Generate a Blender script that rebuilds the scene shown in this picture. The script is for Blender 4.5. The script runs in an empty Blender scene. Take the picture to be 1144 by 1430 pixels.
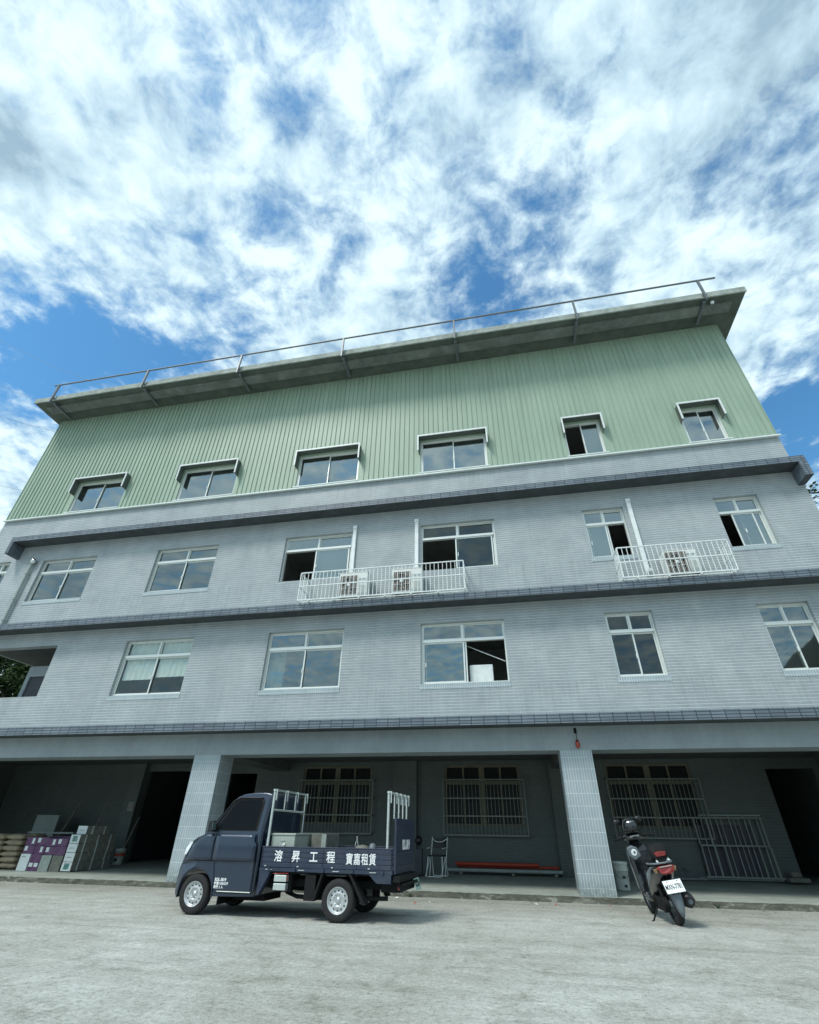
import bpy, bmesh, math, random
from mathutils import Vector, Matrix
random.seed(7)
R = math.radians
S = bpy.context.scene
col = S.collection

# ------------------------------------------------------------ camera
CAMH = 1.169
cam = bpy.data.cameras.new('camera'); cam_o = bpy.data.objects.new('camera', cam); col.objects.link(cam_o)
M3 = Matrix(((0.98112249, 0.09681802, 0.16740647), (0.19299245, -0.54547938, -0.81560171), (0.01235183, 0.83251337, -0.55386724)))
M3 = M3.to_quaternion().to_matrix()
cam_o.matrix_world = Matrix.Translation((0, -13.2, CAMH)) @ M3.to_4x4()
cam.sensor_fit = 'VERTICAL'; cam.sensor_height = 36; cam.lens = 672.6 / 1430 * 36
cam.clip_start = .05; cam.clip_end = 3000
S.camera = cam_o

# ------------------------------------------------------------ light
SUN_EL, SUN_AZ = R(54), R(217)          # azimuth measured clockwise from +y : from behind-left of the camera
S.view_settings.view_transform = 'Standard'; S.view_settings.look = 'None'
S.view_settings.exposure = 0.72; S.view_settings.gamma = 1
sun = bpy.data.lights.new('sun', 'SUN'); sun.energy = 1.7; sun.angle = R(15); sun.color = (1, .97, .9)
sun_o = bpy.data.objects.new('sun', sun); col.objects.link(sun_o)
sd = Vector((math.sin(SUN_AZ) * math.cos(SUN_EL), math.cos(SUN_AZ) * math.cos(SUN_EL), math.sin(SUN_EL)))
sun_o.rotation_euler = sd.to_track_quat('Z', 'Y').to_euler()

W = bpy.data.worlds.new('World'); S.world = W; W.use_nodes = True
def world():
    t = W.node_tree; n = t.nodes; n.clear(); L = t.links.new
    def N(tp, **k):
        o = n.new(tp)
        for a, b in k.items(): setattr(o, a, b)
        return o
    def math_(op, a, b=None, clamp=False):
        m = N('ShaderNodeMath', operation=op, use_clamp=clamp)
        for i, v in enumerate((a, b)):
            if v is None: continue
            if isinstance(v, (int, float)): m.inputs[i].default_value = v
            else: L(v, m.inputs[i])
        return m.outputs[0]
    tc = N('ShaderNodeTexCoord'); sp = N('ShaderNodeSeparateXYZ'); L(tc.outputs['Generated'], sp.inputs[0])
    z = math_('MAXIMUM', sp.outputs[2], .04)
    X = math_('DIVIDE', sp.outputs[0], z); Y = math_('DIVIDE', sp.outputs[1], z)
    cb = N('ShaderNodeCombineXYZ'); L(X, cb.inputs[0]); L(Y, cb.inputs[1])
    P = cb.outputs[0]
    def noise(scale, det, rough, dist=0., off=(0, 0, 0), strx=1., rot=0.):
        mp = N('ShaderNodeMapping'); mp.inputs['Location'].default_value = off
        mp.inputs['Scale'].default_value = (strx, 1, 1); mp.inputs['Rotation'].default_value = (0, 0, rot)
        L(P, mp.inputs[0])
        q = N('ShaderNodeTexNoise'); q.inputs['Scale'].default_value = scale; q.inputs['Detail'].default_value = det
        q.inputs['Roughness'].default_value = rough; q.inputs['Distortion'].default_value = dist
        L(mp.outputs[0], q.inputs['Vector']); return q.outputs['Fac']
    big = noise(2.6, 4, .55, .5, (3.1, 1.7, 0)); mid = noise(11, 8, .58, .3, (0.4, .2, 2)); fine = noise(30, 6, .7, .2, (1, 5, 1))
    c = math_('ADD', math_('MULTIPLY', big, .30), math_('ADD', math_('MULTIPLY', mid, .66), math_('MULTIPLY', fine, .26)))
    # where gaps in the cloud cover lie (cloud-layer coordinates, centre, radius, depth)
    for (hx, hy, r, a) in ((-.95, .57, .16, .30), (-.78, .68, .13, .24), (-1.2, .66, .22, .26), (0, .61, .11, .20), (.07, .68, .09, .16), (.13, .46, .08, .14), (.23, .46, .05, .05),
                           (.55, .44, .08, .15), (.47, .50, .08, .12), (.64, .52, .06, .07), (.87, 1.14, .16, .26), (1.0, 1.32, .2, .24), (-.40, .24, .05, .04),
                           (-.42, .43, .06, .05), (-.25, .46, .07, .06), (-.11, .34, .08, .06), (-.2, .19, .07, .06), (.1, .28, .06, .05), (-.36, .13, .06, .06), (.05, .20, .06, .05), (-.55, .55, .08, .08), (.36, .3, .1, .03)):
        dx = math_('SUBTRACT', X, hx); dy = math_('SUBTRACT', Y, hy)
        d2 = math_('ADD', math_('MULTIPLY', dx, dx), math_('MULTIPLY', dy, dy))
        g = math_('EXPONENT', math_('MULTIPLY', d2, -1 / (r * r)))
        c = math_('SUBTRACT', c, math_('MULTIPLY', g, a))
    for (hx, hy, r, a) in ((-.8, .2, .3, .10), (.42, .22, .24, .10), (-.6, .8, .1, .05), (.5, .75, .2, .10), (-.2, .6, .1, .05), (-1.4, .95, .2, .08)):
        dx = math_('SUBTRACT', X, hx); dy = math_('SUBTRACT', Y, hy)
        d2 = math_('ADD', math_('MULTIPLY', dx, dx), math_('MULTIPLY', dy, dy))
        c = math_('ADD', c, math_('MULTIPLY', math_('EXPONENT', math_('MULTIPLY', d2, -1 / (r * r))), a))
    dens = N('ShaderNodeMapRange', interpolation_type='SMOOTHSTEP'); L(c, dens.inputs[0])
    dens.inputs[1].default_value = .35; dens.inputs[2].default_value = .67
    sky = N('ShaderNodeTexSky', sky_type='NISHITA', sun_disc=False); sky.sun_elevation = SUN_EL; sky.sun_rotation = SUN_AZ
    sky.air_density = 1.1; sky.dust_density = .6; sky.ozone_density = 2.5
    tint = N('ShaderNodeMix', data_type='RGBA', blend_type='MULTIPLY'); tint.inputs[0].default_value = 1
    L(sky.outputs[0], tint.inputs[6]); tint.inputs[7].default_value = (.55, 1.02, 1.15, 1)
    b1 = N('ShaderNodeBackground'); L(tint.outputs[2], b1.inputs[0]); b1.inputs[1].default_value = .105
    # clouds
    sh = noise(5, 6, .6, .4, (7, 2, 4)); sh2 = math_('ADD', math_('MULTIPLY', sh, .42), math_('MULTIPLY', mid, .58))
    for (hx, hy, r, a) in ((-.78, .19, .09, .22), (.62, .22, .22, .14), (-.55, .0, .3, -.05), (.3, .0, .3, .05)):
        dx = math_('SUBTRACT', X, hx); dy = math_('SUBTRACT', Y, hy)
        d2 = math_('ADD', math_('MULTIPLY', dx, dx), math_('MULTIPLY', dy, dy))
        sh2 = math_('SUBTRACT', sh2, math_('MULTIPLY', math_('EXPONENT', math_('MULTIPLY', d2, -1 / (r * r))), a))
    cr = N('ShaderNodeValToRGB'); L(sh2, cr.inputs[0])
    e = cr.color_ramp.elements; e[0].position = .32; e[0].color = (.32, .46, .57, 1); e[1].position = .60; e[1].color = (.78, .95, 1.0, 1)
    m = cr.color_ramp.elements.new(.46); m.color = (.52, .70, .81, 1)
    b2 = N('ShaderNodeBackground'); L(cr.outputs[0], b2.inputs[0]); b2.inputs[1].default_value = .71
    mx = N('ShaderNodeMixShader'); L(dens.outputs[0], mx.inputs[0]); L(b1.outputs[0], mx.inputs[1]); L(b2.outputs[0], mx.inputs[2])
    out = N('ShaderNodeOutputWorld'); L(mx.outputs[0], out.inputs[0])
world()

# ------------------------------------------------------------ materials
class NT:
    def __init__(s, name):
        s.m = bpy.data.materials.new(name); s.m.use_nodes = True; s.t = s.m.node_tree; s.n = s.t.nodes
        s.b = s.n['Principled BSDF']; s.L = s.t.links.new
    def N(s, tp, **k):
        o = s.n.new(tp)
        for a, b in k.items(): setattr(o, a, b)
        return o
    def coords(s, swap=False):
        tc = s.N('ShaderNodeTexCoord')
        if not swap: return tc.outputs['Object']
        sp = s.N('ShaderNodeSeparateXYZ'); s.L(tc.outputs['Object'], sp.inputs[0])
        ad = s.N('ShaderNodeMath', operation='ADD'); s.L(sp.outputs[0], ad.inputs[0]); s.L(sp.outputs[1], ad.inputs[1])
        cb = s.N('ShaderNodeCombineXYZ'); s.L(ad.outputs[0], cb.inputs[0]); s.L(sp.outputs[2], cb.inputs[1])
        return cb.outputs[0]
    def noise(s, v, scale, det=4, rough=.6, dist=0., stretch=None):
        if stretch:
            mp = s.N('ShaderNodeMapping'); mp.inputs['Scale'].default_value = stretch; s.L(v, mp.inputs[0]); v = mp.outputs[0]
        q = s.N('ShaderNodeTexNoise'); q.inputs['Scale'].default_value = scale; q.inputs['Detail'].default_value = det
        q.inputs['Roughness'].default_value = rough; q.inputs['Distortion'].default_value = dist
        s.L(v, q.inputs['Vector']); return q.outputs['Fac']
    def ramp(s, f, stops):
        r = s.N('ShaderNodeValToRGB'); s.L(f, r.inputs[0]); e = r.color_ramp.elements
        e[0].position, e[0].color = stops[0][0], (*stops[0][1], 1); e[1].position, e[1].color = stops[-1][0], (*stops[-1][1], 1)
        for p, c in stops[1:-1]: k = e.new(p); k.color = (*c, 1)
        return r.outputs[0]
    def mul(s, a, b, f=1., mode='MULTIPLY'):
        x = s.N('ShaderNodeMix', data_type='RGBA', blend_type=mode)
        if isinstance(f, (int, float)): x.inputs[0].default_value = f
        else: s.L(f, x.inputs[0])
        for i, v in ((6, a), (7, b)):
            if isinstance(v, tuple): x.inputs[i].default_value = (*v, 1)
            else: s.L(v, x.inputs[i])
        return x.outputs[2]
    def bump(s, h, d=.01, st=.5, nrm=None):
        b = s.N('ShaderNodeBump'); b.inputs['Distance'].default_value = d; b.inputs['Strength'].default_value = st
        s.L(h, b.inputs['Height'])
        if nrm: s.L(nrm, b.inputs['Normal'])
        s.L(b.outputs[0], s.b.inputs['Normal']); return b.outputs[0]
    def col(s, c): s.L(c, s.b.inputs['Base Color'])

def plain(name, c, rough=.6, metal=0., var=.12, scale=8., coat=0., spec=.5, dirt=None):
    t = NT(name); v = t.coords(); f = t.noise(v, scale, 5, .65)
    lo = tuple(x * (1 - var) for x in c); hi = tuple(min(1, x * (1 + var)) for x in c)
    k = t.ramp(f, [(.3, lo), (.7, hi)])
    if dirt:
        g = t.noise(v, scale * .5, 6, .7, .5); g2 = t.ramp(g, [(.45, (0, 0, 0)), (.72, (1, 1, 1))])
        k = t.mul(k, dirt, g2, 'MIX')
    t.col(k); t.b.inputs['Roughness'].default_value = rough; t.b.inputs['Metallic'].default_value = metal
    t.b.inputs['Coat Weight'].default_value = coat; t.b.inputs['Coat Roughness'].default_value = .08
    t.b.inputs['Specular IOR Level'].default_value = spec
    return t.m

def tile(name, w, h, c1, c2, grout, mortar=.008, offset=.5, rough=.35, stain=(.8, .82, .84), bumpd=.004, big=None):
    t = NT(name); v = t.coords(True)
    br = t.N('ShaderNodeTexBrick', offset=offset, offset_frequency=2, squash=1)
    t.L(v, br.inputs['Vector']); br.inputs['Scale'].default_value = 1
    br.inputs['Brick Width'].default_value = w; br.inputs['Row Height'].default_value = h
    br.inputs['Mortar Size'].default_value = mortar; br.inputs['Mortar Smooth'].default_value = .15; br.inputs['Bias'].default_value = 0
    br.inputs['Color1'].default_value = (*c1, 1); br.inputs['Color2'].default_value = (*c2, 1); br.inputs['Mortar'].default_value = (*grout, 1)
    f = t.noise(v, 1.1, 6, .65, .3); k = t.ramp(f, [(.3, stain), (.65, (1, 1, 1))])
    cc = br.outputs['Color']
    if big:
        sh_ = t.N('ShaderNodeVectorMath', operation='ADD'); t.L(v, sh_.inputs[0]); sh_.inputs[1].default_value = (210, 0, 0)
        b2 = t.N('ShaderNodeTexBrick', offset=0); t.L(sh_.outputs[0], b2.inputs['Vector']); b2.inputs['Scale'].default_value = 1
        b2.inputs['Brick Width'].default_value = 500; b2.inputs['Row Height'].default_value = h; b2.inputs['Mortar Size'].default_value = mortar * 1.35; b2.inputs['Mortar Smooth'].default_value = .2
        gv = t.noise(v, .9, 5, .7); gc = t.ramp(gv, [(.3, tuple(x * .72 for x in big)), (.65, big)])
        cc = t.mul(cc, gc, b2.outputs['Fac'], 'MIX')
    c = t.mul(cc, k)
    st = t.noise(v, 1.0, 5, .7, 0, (3.5, .25, 1)); k2 = t.ramp(st, [(.32, (.88, .89, .90)), (.55, (1, 1, 1))])
    c = t.mul(c, k2, .7); t.col(c)
    t.b.inputs['Roughness'].default_value = rough
    inv = t.N('ShaderNodeMath', operation='SUBTRACT'); inv.inputs[0].default_value = 1; t.L(br.outputs['Fac'], inv.inputs[1])
    t.bump(inv.outputs[0], bumpd, .6)
    return t.m

MT = {}
MT['tile'] = tile('grey facade tile', .235, .0762, (.325, .358, .368), (.358, .394, .404), (.38, .43, .45), .0060, big=(.62, .67, .68))
def drips(m, x0s, ztop, ln, colr, amt=.5):
    t = NT.__new__(NT); t.m = m; t.t = m.node_tree; t.n = t.t.nodes; t.b = t.n['Principled BSDF']; t.L = t.t.links.new
    src = t.b.inputs['Base Color'].links[0].from_socket; v = t.coords(); sp = t.N('ShaderNodeSeparateXYZ'); t.L(v, sp.inputs[0])
    tot = None
    for zt in ztop:
        a = t.N('ShaderNodeMapRange'); t.L(sp.outputs[2], a.inputs[0]); a.inputs[1].default_value = zt - ln; a.inputs[2].default_value = zt
        b = t.N('ShaderNodeMath', operation='LESS_THAN'); t.L(sp.outputs[2], b.inputs[0]); b.inputs[1].default_value = zt
        c = t.N('ShaderNodeMath', operation='MULTIPLY'); t.L(a.outputs[0], c.inputs[0]); t.L(b.outputs[0], c.inputs[1])
        if tot is None: tot = c
        else:
            d = t.N('ShaderNodeMath', operation='MAXIMUM'); t.L(tot.outputs[0], d.inputs[0]); t.L(c.outputs[0], d.inputs[1]); tot = d
    f = t.noise(v, 1.0, 5, .7, 0, (11, 1, .22)); f2 = t.ramp(f, [(.50, (0, 0, 0)), (.68, (1, 1, 1))])
    mm = t.N('ShaderNodeMath', operation='MULTIPLY'); t.L(tot.outputs[0], mm.inputs[0]); t.L(f2, mm.inputs[1])
    m2 = t.N('ShaderNodeMath', operation='MULTIPLY', use_clamp=True); t.L(mm.outputs[0], m2.inputs[0]); m2.inputs[1].default_value = amt
    t.col(t.mul(src, colr, m2.outputs[0], 'MIX'))
drips(MT['tile'], None, (11.6, 7.85, 4.45), 1.1, (.16, .175, .18), .35)
MT['soldier'] = tile('upright pillar tile', .0605, .245, (.33, .395, .42), (.37, .43, .455), (.58, .65, .66), .0062, 0., .4)
def grime(m, z0, z1, colr):
    t = NT.__new__(NT); t.m = m; t.t = m.node_tree; t.n = t.t.nodes; t.b = t.n['Principled BSDF']; t.L = t.t.links.new
    src = t.b.inputs['Base Color'].links[0].from_socket; v = t.coords(); sp = t.N('ShaderNodeSeparateXYZ'); t.L(v, sp.inputs[0])
    mr = t.N('ShaderNodeMapRange'); t.L(sp.outputs[2], mr.inputs[0]); mr.inputs[1].default_value = z1; mr.inputs[2].default_value = z0
    f = t.noise(v, 9, 6, .75); mm = t.N('ShaderNodeMath', operation='MULTIPLY', use_clamp=True); t.L(mr.outputs[0], mm.inputs[0])
    f2 = t.ramp(f, [(.35, (0, 0, 0)), (.55, (1, 1, 1))]); t.L(f2, mm.inputs[1]); t.col(t.mul(src, colr, mm.outputs[0], 'MIX'))
MT['pillar'] = tile('pillar tile with grimy foot', .0605, .245, (.33, .395, .42), (.37, .43, .455), (.58, .65, .66), .0062, 0., .4); grime(MT['pillar'], -.05, .42, (.11, .125, .11))
MT['plaster'] = tile('beam tile', .0605, .245, (.30, .35, .37), (.32, .37, .39), (.36, .41, .42), .004, 0., .5)
MT['fascia'] = tile('slate blue cornice tile', .30, .068, (.13, .165, .20), (.20, .24, .28), (.04, .055, .07), .011, 0., .4, (.7, .7, .72))
MT['soffit'] = plain('cornice underside', (.055, .066, .072), .85, var=.3, scale=2.5, dirt=(.035, .043, .045))  # near-black colour paints in the shadow under the cornices
MT['backwall'] = tile('shaded arcade wall tile', .235, .0762, (.095, .118, .110), (.11, .132, .122), (.125, .148, .137), .008, .5, .5)  # facade tile in darker colours that hold the arcade's shade
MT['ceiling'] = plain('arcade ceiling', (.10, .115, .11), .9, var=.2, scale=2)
MT['inner'] = plain('room plaster', (.50, .52, .50), .9, var=.1, scale=2)
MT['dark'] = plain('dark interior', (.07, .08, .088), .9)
MT['alu'] = plain('pale aluminium frame', (.70, .73, .70), .4, .3, .06, 20)
MT['white'] = plain('white painted metal', (.74, .78, .78), .4, 0, .06, 14, dirt=(.55, .58, .56))
MT['trim'] = plain('white metal trim', (.66, .72, .70), .45, 0, .08, 6)
MT['beige'] = plain('old beige window frame', (.15, .14, .092), .6, 0, .15, 10)
MT['grille'] = plain('grey steel grille', (.17, .19, .17), .45, .4, .1, 20)
MT['curtain'] = plain('pale curtain', (.62, .66, .64), .9, 0, .08, 5)
MT['concrete_roof'] = plain('weathered roof edge', (.33, .37, .34), .8, 0, .25, 3, dirt=(.16, .19, .17))
MT['rail'] = plain('grey steel rail', (.16, .18, .19), .5, .5, .2, 12)
MT['lampred'] = plain('red lamp glass', (.32, .03, .015), .25, 0, .1, 20, coat=.5)
MT['black'] = plain('black plastic', (.010, .011, .013), .35, 0, .3, 25)
MT['blackmatt'] = plain('matt black parts', (.012, .013, .014), .75, 0, .3, 25, spec=.2)
MT['bluefabric'] = plain('black seat vinyl', (.008, .01, .014), .5)
MT['tyre'] = plain('tyre rubber', (.018, .018, .019), .85, 0, .3, 30)
MT['rim'] = plain('silver steel rim', (.58, .61, .62), .35, .35, .1, 30, dirt=(.30, .31, .31))
MT['paint'] = plain('dark blue truck paint', (.017, .031, .058), .30, .2, .12, 4, coat=.6)
MT['paintflat'] = plain('dark blue bed paint', (.022, .034, .066), .42, .1, .2, 9, coat=.15, dirt=(.04, .05, .07))
MT['galv'] = plain('galvanised steel', (.55, .60, .58), .4, .5, .12, 30)
MT['boxmetal'] = plain('grey green toolbox paint', (.34, .38, .34), .5, .2, .1, 10)
MT['headlight'] = plain('headlamp lens', (.75, .80, .82), .1, 0, .05, 20, coat=1)
MT['amber'] = plain('amber lens', (.22, .13, .06), .2, coat=.6)
MT['red'] = plain('red lens', (.24, .022, .02), .2, 0, .3, 30, coat=.5)
MT['redpipe'] = plain('red painted pipe', (.42, .045, .02), .5, 0, .15, 10)
MT['plate'] = plain('white plate', (.78, .82, .82), .45, 0, .04)
MT['plategreen'] = plain('pale green plate', (.45, .62, .55), .45, 0, .04)
MT['ink'] = plain('black lettering', (.012, .012, .015), .6, 0, .1)
MT['letter'] = plain('white lettering', (.82, .84, .85), .6, 0, .05)
MT['kraft'] = plain('brown cement sack paper', (.30, .25, .17), .85, 0, .25, 7, dirt=(.20, .18, .13))
MT['purple'] = plain('purple carton', (.10, .035, .105), .5, 0, .45, 14, dirt=(.16, .09, .16))
MT['cartonwhite'] = plain('white carton', (.62, .68, .68), .6, 0, .06, 8)
MT['cartongrey'] = plain('grey green carton', (.28, .33, .30), .7, 0, .15, 8)
MT['cartonstack'] = plain('faded cardboard', (.20, .215, .19), .75, 0, .3, 5, dirt=(.13, .13, .11))
MT['cartonbrown'] = plain('dull brown carton', (.15, .155, .13), .7, 0, .3, 8)
MT['teal'] = plain('teal print', (.12, .42, .36), .6, 0, .1, 20)
MT['board'] = plain('grey board', (.30, .35, .34), .6, 0, .1, 4)
MT['darkboard'] = plain('dark board', (.05, .055, .07), .6, 0, .2, 4)
MT['bucket'] = plain('white plastic bucket', (.55, .60, .57), .5, 0, .1, 9, dirt=(.34, .38, .35))
MT['wood'] = plain('grey wood', (.25, .24, .20), .8, 0, .2, 12)
MT['acwhite'] = plain('white air conditioner casing', (.70, .73, .71), .45, 0, .05, 10, dirt=(.56, .58, .55))
MT['acfan'] = plain('brown fan recess', (.14, .11, .09), .6, 0, .3, 14)
MT['cloth'] = plain('white cloth', (.7, .75, .75), .9)
MT['bark'] = plain('bark', (.09, .075, .055), .9, 0, .3, 12)
MT['scgrey'] = plain('grey fender plastic', (.13, .16, .18), .5, 0, .15, 20)
MT['scblack'] = plain('scooter black paint', (.010, .012, .014), .22, 0, .2, 20, coat=.7)
MT['chrome'] = plain('chrome', (.7, .72, .73), .12, 1., .05, 20)

def glass(name, tint=(.55, .62, .62), refl=.30, rough=.02):
    t = NT(name); n = t.n; n.remove(t.b); L = t.L
    v = t.coords(); f = t.noise(v, 1.4, 3, .5)
    tr = t.N('ShaderNodeBsdfTransparent'); tr.inputs[0].default_value = (*tint, 1)
    gl = t.N('ShaderNodeBsdfGlossy'); gl.inputs['Roughness'].default_value = rough; gl.inputs['Color'].default_value = (.86, .93, .93, 1)
    b = t.N('ShaderNodeBump'); b.inputs['Distance'].default_value = .004; b.inputs['Strength'].default_value = .25; L(f, b.inputs['Height']); L(b.outputs[0], gl.inputs['Normal'])
    lw = t.N('ShaderNodeLayerWeight'); lw.inputs['Blend'].default_value = .5; fr = t.N('ShaderNodeMath', operation='POWER'); L(lw.outputs['Facing'], fr.inputs[0]); fr.inputs[1].default_value = 4.5
    mr = t.N('ShaderNodeMapRange'); L(fr.outputs[0], mr.inputs[0]); mr.inputs[1].default_value = 0; mr.inputs[2].default_value = 1; mr.inputs[3].default_value = refl; mr.inputs[4].default_value = 1
    mx = t.N('ShaderNodeMixShader'); L(mr.outputs[0], mx.inputs[0]); L(tr.outputs[0], mx.inputs[1]); L(gl.outputs[0], mx.inputs[2])
    L(mx.outputs[0], n['Material Output'].inputs[0]); return t.m
MT['glass'] = glass('window glass', (.62, .68, .67), .17)
MT['glass2'] = glass('lightly dusty window glass', (.60, .66, .65), .24, .10)
MT['glassdark'] = glass('arcade window glass', (.3, .3, .3), .0, .25)
MT['panedark'] = plain('unlit window pane', (.012, .016, .015), .3, 0, .3, 4, spec=.15)
MT['dimglass'] = glass('unlit window glass', (.5, .55, .55), .07)
MT['clearglass'] = glass('clear window glass', (.92, .95, .94), .05)
MT['skyglass'] = glass('reflective window glass', (.5, .55, .55), .30)
MT['carglass'] = plain('dark car glass', (.006, .008, .010), .06, 0, .1, 3, coat=0., spec=.10)
MT['mirror'] = plain('mirror glass', (.35, .48, .45), .15, .8)

def green_metal():
    t = NT('green painted corrugated cladding'); v = t.coords()
    f = t.noise(v, 1.0, 6, .65, .2, (1.2, 1, .35)); c = t.ramp(f, [(.3, (.29, .385, .30)), (.7, (.345, .445, .352))])
    g = t.noise(v, 1.0, 5, .7, 0, (9, 1, .3)); c = t.mul(c, t.ramp(g, [(.3, (.82, .85, .83)), (.55, (1, 1, 1))]), .8)
    sp = t.N('ShaderNodeSeparateXYZ'); t.L(v, sp.inputs[0])
    fx = t.N('ShaderNodeMath', operation='MULTIPLY'); t.L(sp.outputs[0], fx.inputs[0]); fx.inputs[1].default_value = 1 / .81
    fl = t.N('ShaderNodeMath', operation='FLOOR'); t.L(fx.outputs[0], fl.inputs[0])
    wn = t.N('ShaderNodeTexWhiteNoise', noise_dimensions='1D'); t.L(fl.outputs[0], wn.inputs['W'])
    c = t.mul(c, t.ramp(wn.outputs['Value'], [(0, (.94, .95, .94)), (1, (1, 1, 1))]))
    t.col(c); t.b.inputs['Roughness'].default_value = .5; t.b.inputs['Metallic'].default_value = .0; return t.m
MT['green'] = green_metal(); drips(MT['green'], None, (17.25,), 3.2, (.15, .19, .155), .5); MT['hoodgreen'] = plain('shaded green hood sheet', (.085, .105, .09), .7, 0, .15, 4)  # hood sheet darker than the cladding, painting in the shade under it

def ground_mat():
    t = NT('worn concrete yard'); v = t.coords()
    a = t.noise(v, .30, 6, .6, .8); b = t.noise(v, 2.6, 9, .72, .7); c = t.noise(v, 19, 6, .82); d = t.noise(v, 70, 4, .8)
    k = t.ramp(a, [(.3, (.36, .365, .34)), (.5, (.43, .442, .42)), (.7, (.50, .52, .505))])
    k = t.mul(k, t.ramp(b, [(.28, (.60, .60, .55)), (.45, (.93, .93, .91)), (.7, (1.16, 1.17, 1.16))]))
    k = t.mul(k, t.ramp(c, [(.34, (.50, .50, .47)), (.47, (.95, .95, .94)), (.58, (1.12, 1.12, 1.12)), (.70, (1.35, 1.36, 1.36))]))
    k = t.mul(k, t.ramp(d, [(.33, (.55, .55, .53)), (.47, (1, 1, 1)), (.66, (1.25, 1.25, 1.25))]))
    vo = t.N('ShaderNodeTexVoronoi', feature='DISTANCE_TO_EDGE'); vo.inputs['Scale'].default_value = .33
    wv = t.noise(v, 1.7, 5, .7); mv = t.N('ShaderNodeVectorMath', operation='ADD'); sc_ = t.N('ShaderNodeVectorMath', operation='SCALE'); sc_.inputs['Scale'].default_value = .9
    tcx = t.N('ShaderNodeCombineXYZ'); t.L(wv, tcx.inputs[0]); t.L(b, tcx.inputs[1]); t.L(tcx.outputs[0], sc_.inputs[0]); t.L(v, mv.inputs[0]); t.L(sc_.outputs[0], mv.inputs[1]); t.L(mv.outputs[0], vo.inputs['Vector'])
    k = t.mul(k, t.ramp(vo.outputs['Distance'], [(.0, (.72, .72, .68)), (.012, (1, 1, 1))]), .6)
    e = t.noise(v, 1.1, 6, .75, 1.4, (1, 2.0, 1)); k = t.mul(k, t.ramp(e, [(.58, (1, 1, 1)), (.74, (1.3, 1.32, 1.33))]))
    sp = t.N('ShaderNodeSeparateXYZ'); t.L(v, sp.inputs[0])
    mr = t.N('ShaderNodeMapRange', interpolation_type='SMOOTHSTEP'); t.L(sp.outputs[1], mr.inputs[0]); mr.inputs[1].default_value = -3.2; mr.inputs[2].default_value = -.3
    mm = t.N('ShaderNodeMath', operation='MULTIPLY'); t.L(mr.outputs[0], mm.inputs[0]); t.L(b, mm.inputs[1])
    k = t.mul(k, (.50, .47, .40), mm.outputs[0])
    oil = t.noise(v, .9, 4, .55, .4); k = t.mul(k, t.ramp(oil, [(.66, (1, 1, 1)), (.76, (.74, .73, .71))]))
    tr_ = t.noise(v, 1.0, 5, .6, .5, (.18, 2.6, 1)); k = t.mul(k, t.ramp(tr_, [(.36, (.86, .86, .84)), (.5, (1, 1, 1)), (.68, (1.08, 1.08, 1.08))]))
    t.col(k); t.b.inputs['Roughness'].default_value = .9
    n0 = t.bump(d, .006, .5); n1 = t.bump(c, .014, .8, n0); t.bump(b, .05, .5, n1); return t.m
MT['ground'] = ground_mat()
def apron_mat():
    t = NT('smooth concrete apron'); v = t.coords()
    a = t.noise(v, .8, 6, .65, .8); b = t.noise(v, 6, 6, .7)
    k = t.ramp(a, [(.3, (.24, .27, .24)), (.7, (.38, .42, .38))]); k = t.mul(k, t.ramp(b, [(.3, (.8, .8, .78)), (.6, (1.05, 1.05, 1.05))]))
    t.col(k); t.b.inputs['Roughness'].default_value = .75; t.bump(b, .01, .3); return t.m
MT['apron'] = apron_mat()
def kerb_mat():
    t = NT('mossy shaded kerb face'); v = t.coords()
    a = t.noise(v, 3, 7, .75, .8, (1, 1, 3)); k = t.ramp(a, [(.34, (.045, .05, .04)), (.55, (.12, .125, .10)), (.68, (.33, .35, .31))])  # moss mottling, with the kerb's own shadow painted into the dark tones
    t.col(k); t.b.inputs['Roughness'].default_value = .95; t.bump(a, .03, .8); return t.m
MT['kerb'] = kerb_mat()
def leaf_mat(name, c):
    t = NT(name); v = t.coords(); f = t.noise(v, 2.5, 4, .6)
    t.col(t.ramp(f, [(.3, tuple(x * .6 for x in c)), (.7, tuple(x * 1.5 for x in c))])); t.b.inputs['Roughness'].default_value = .6
    t.b.inputs['Specular IOR Level'].default_value = .2
    return t.m
MT['leaf'] = leaf_mat('green leaves', (.045, .085, .03)); MT['leaf2'] = leaf_mat('dark leaves', (.03, .06, .025))
MT['hill'] = leaf_mat('wooded hillside', (.022, .034, .024))

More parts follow.
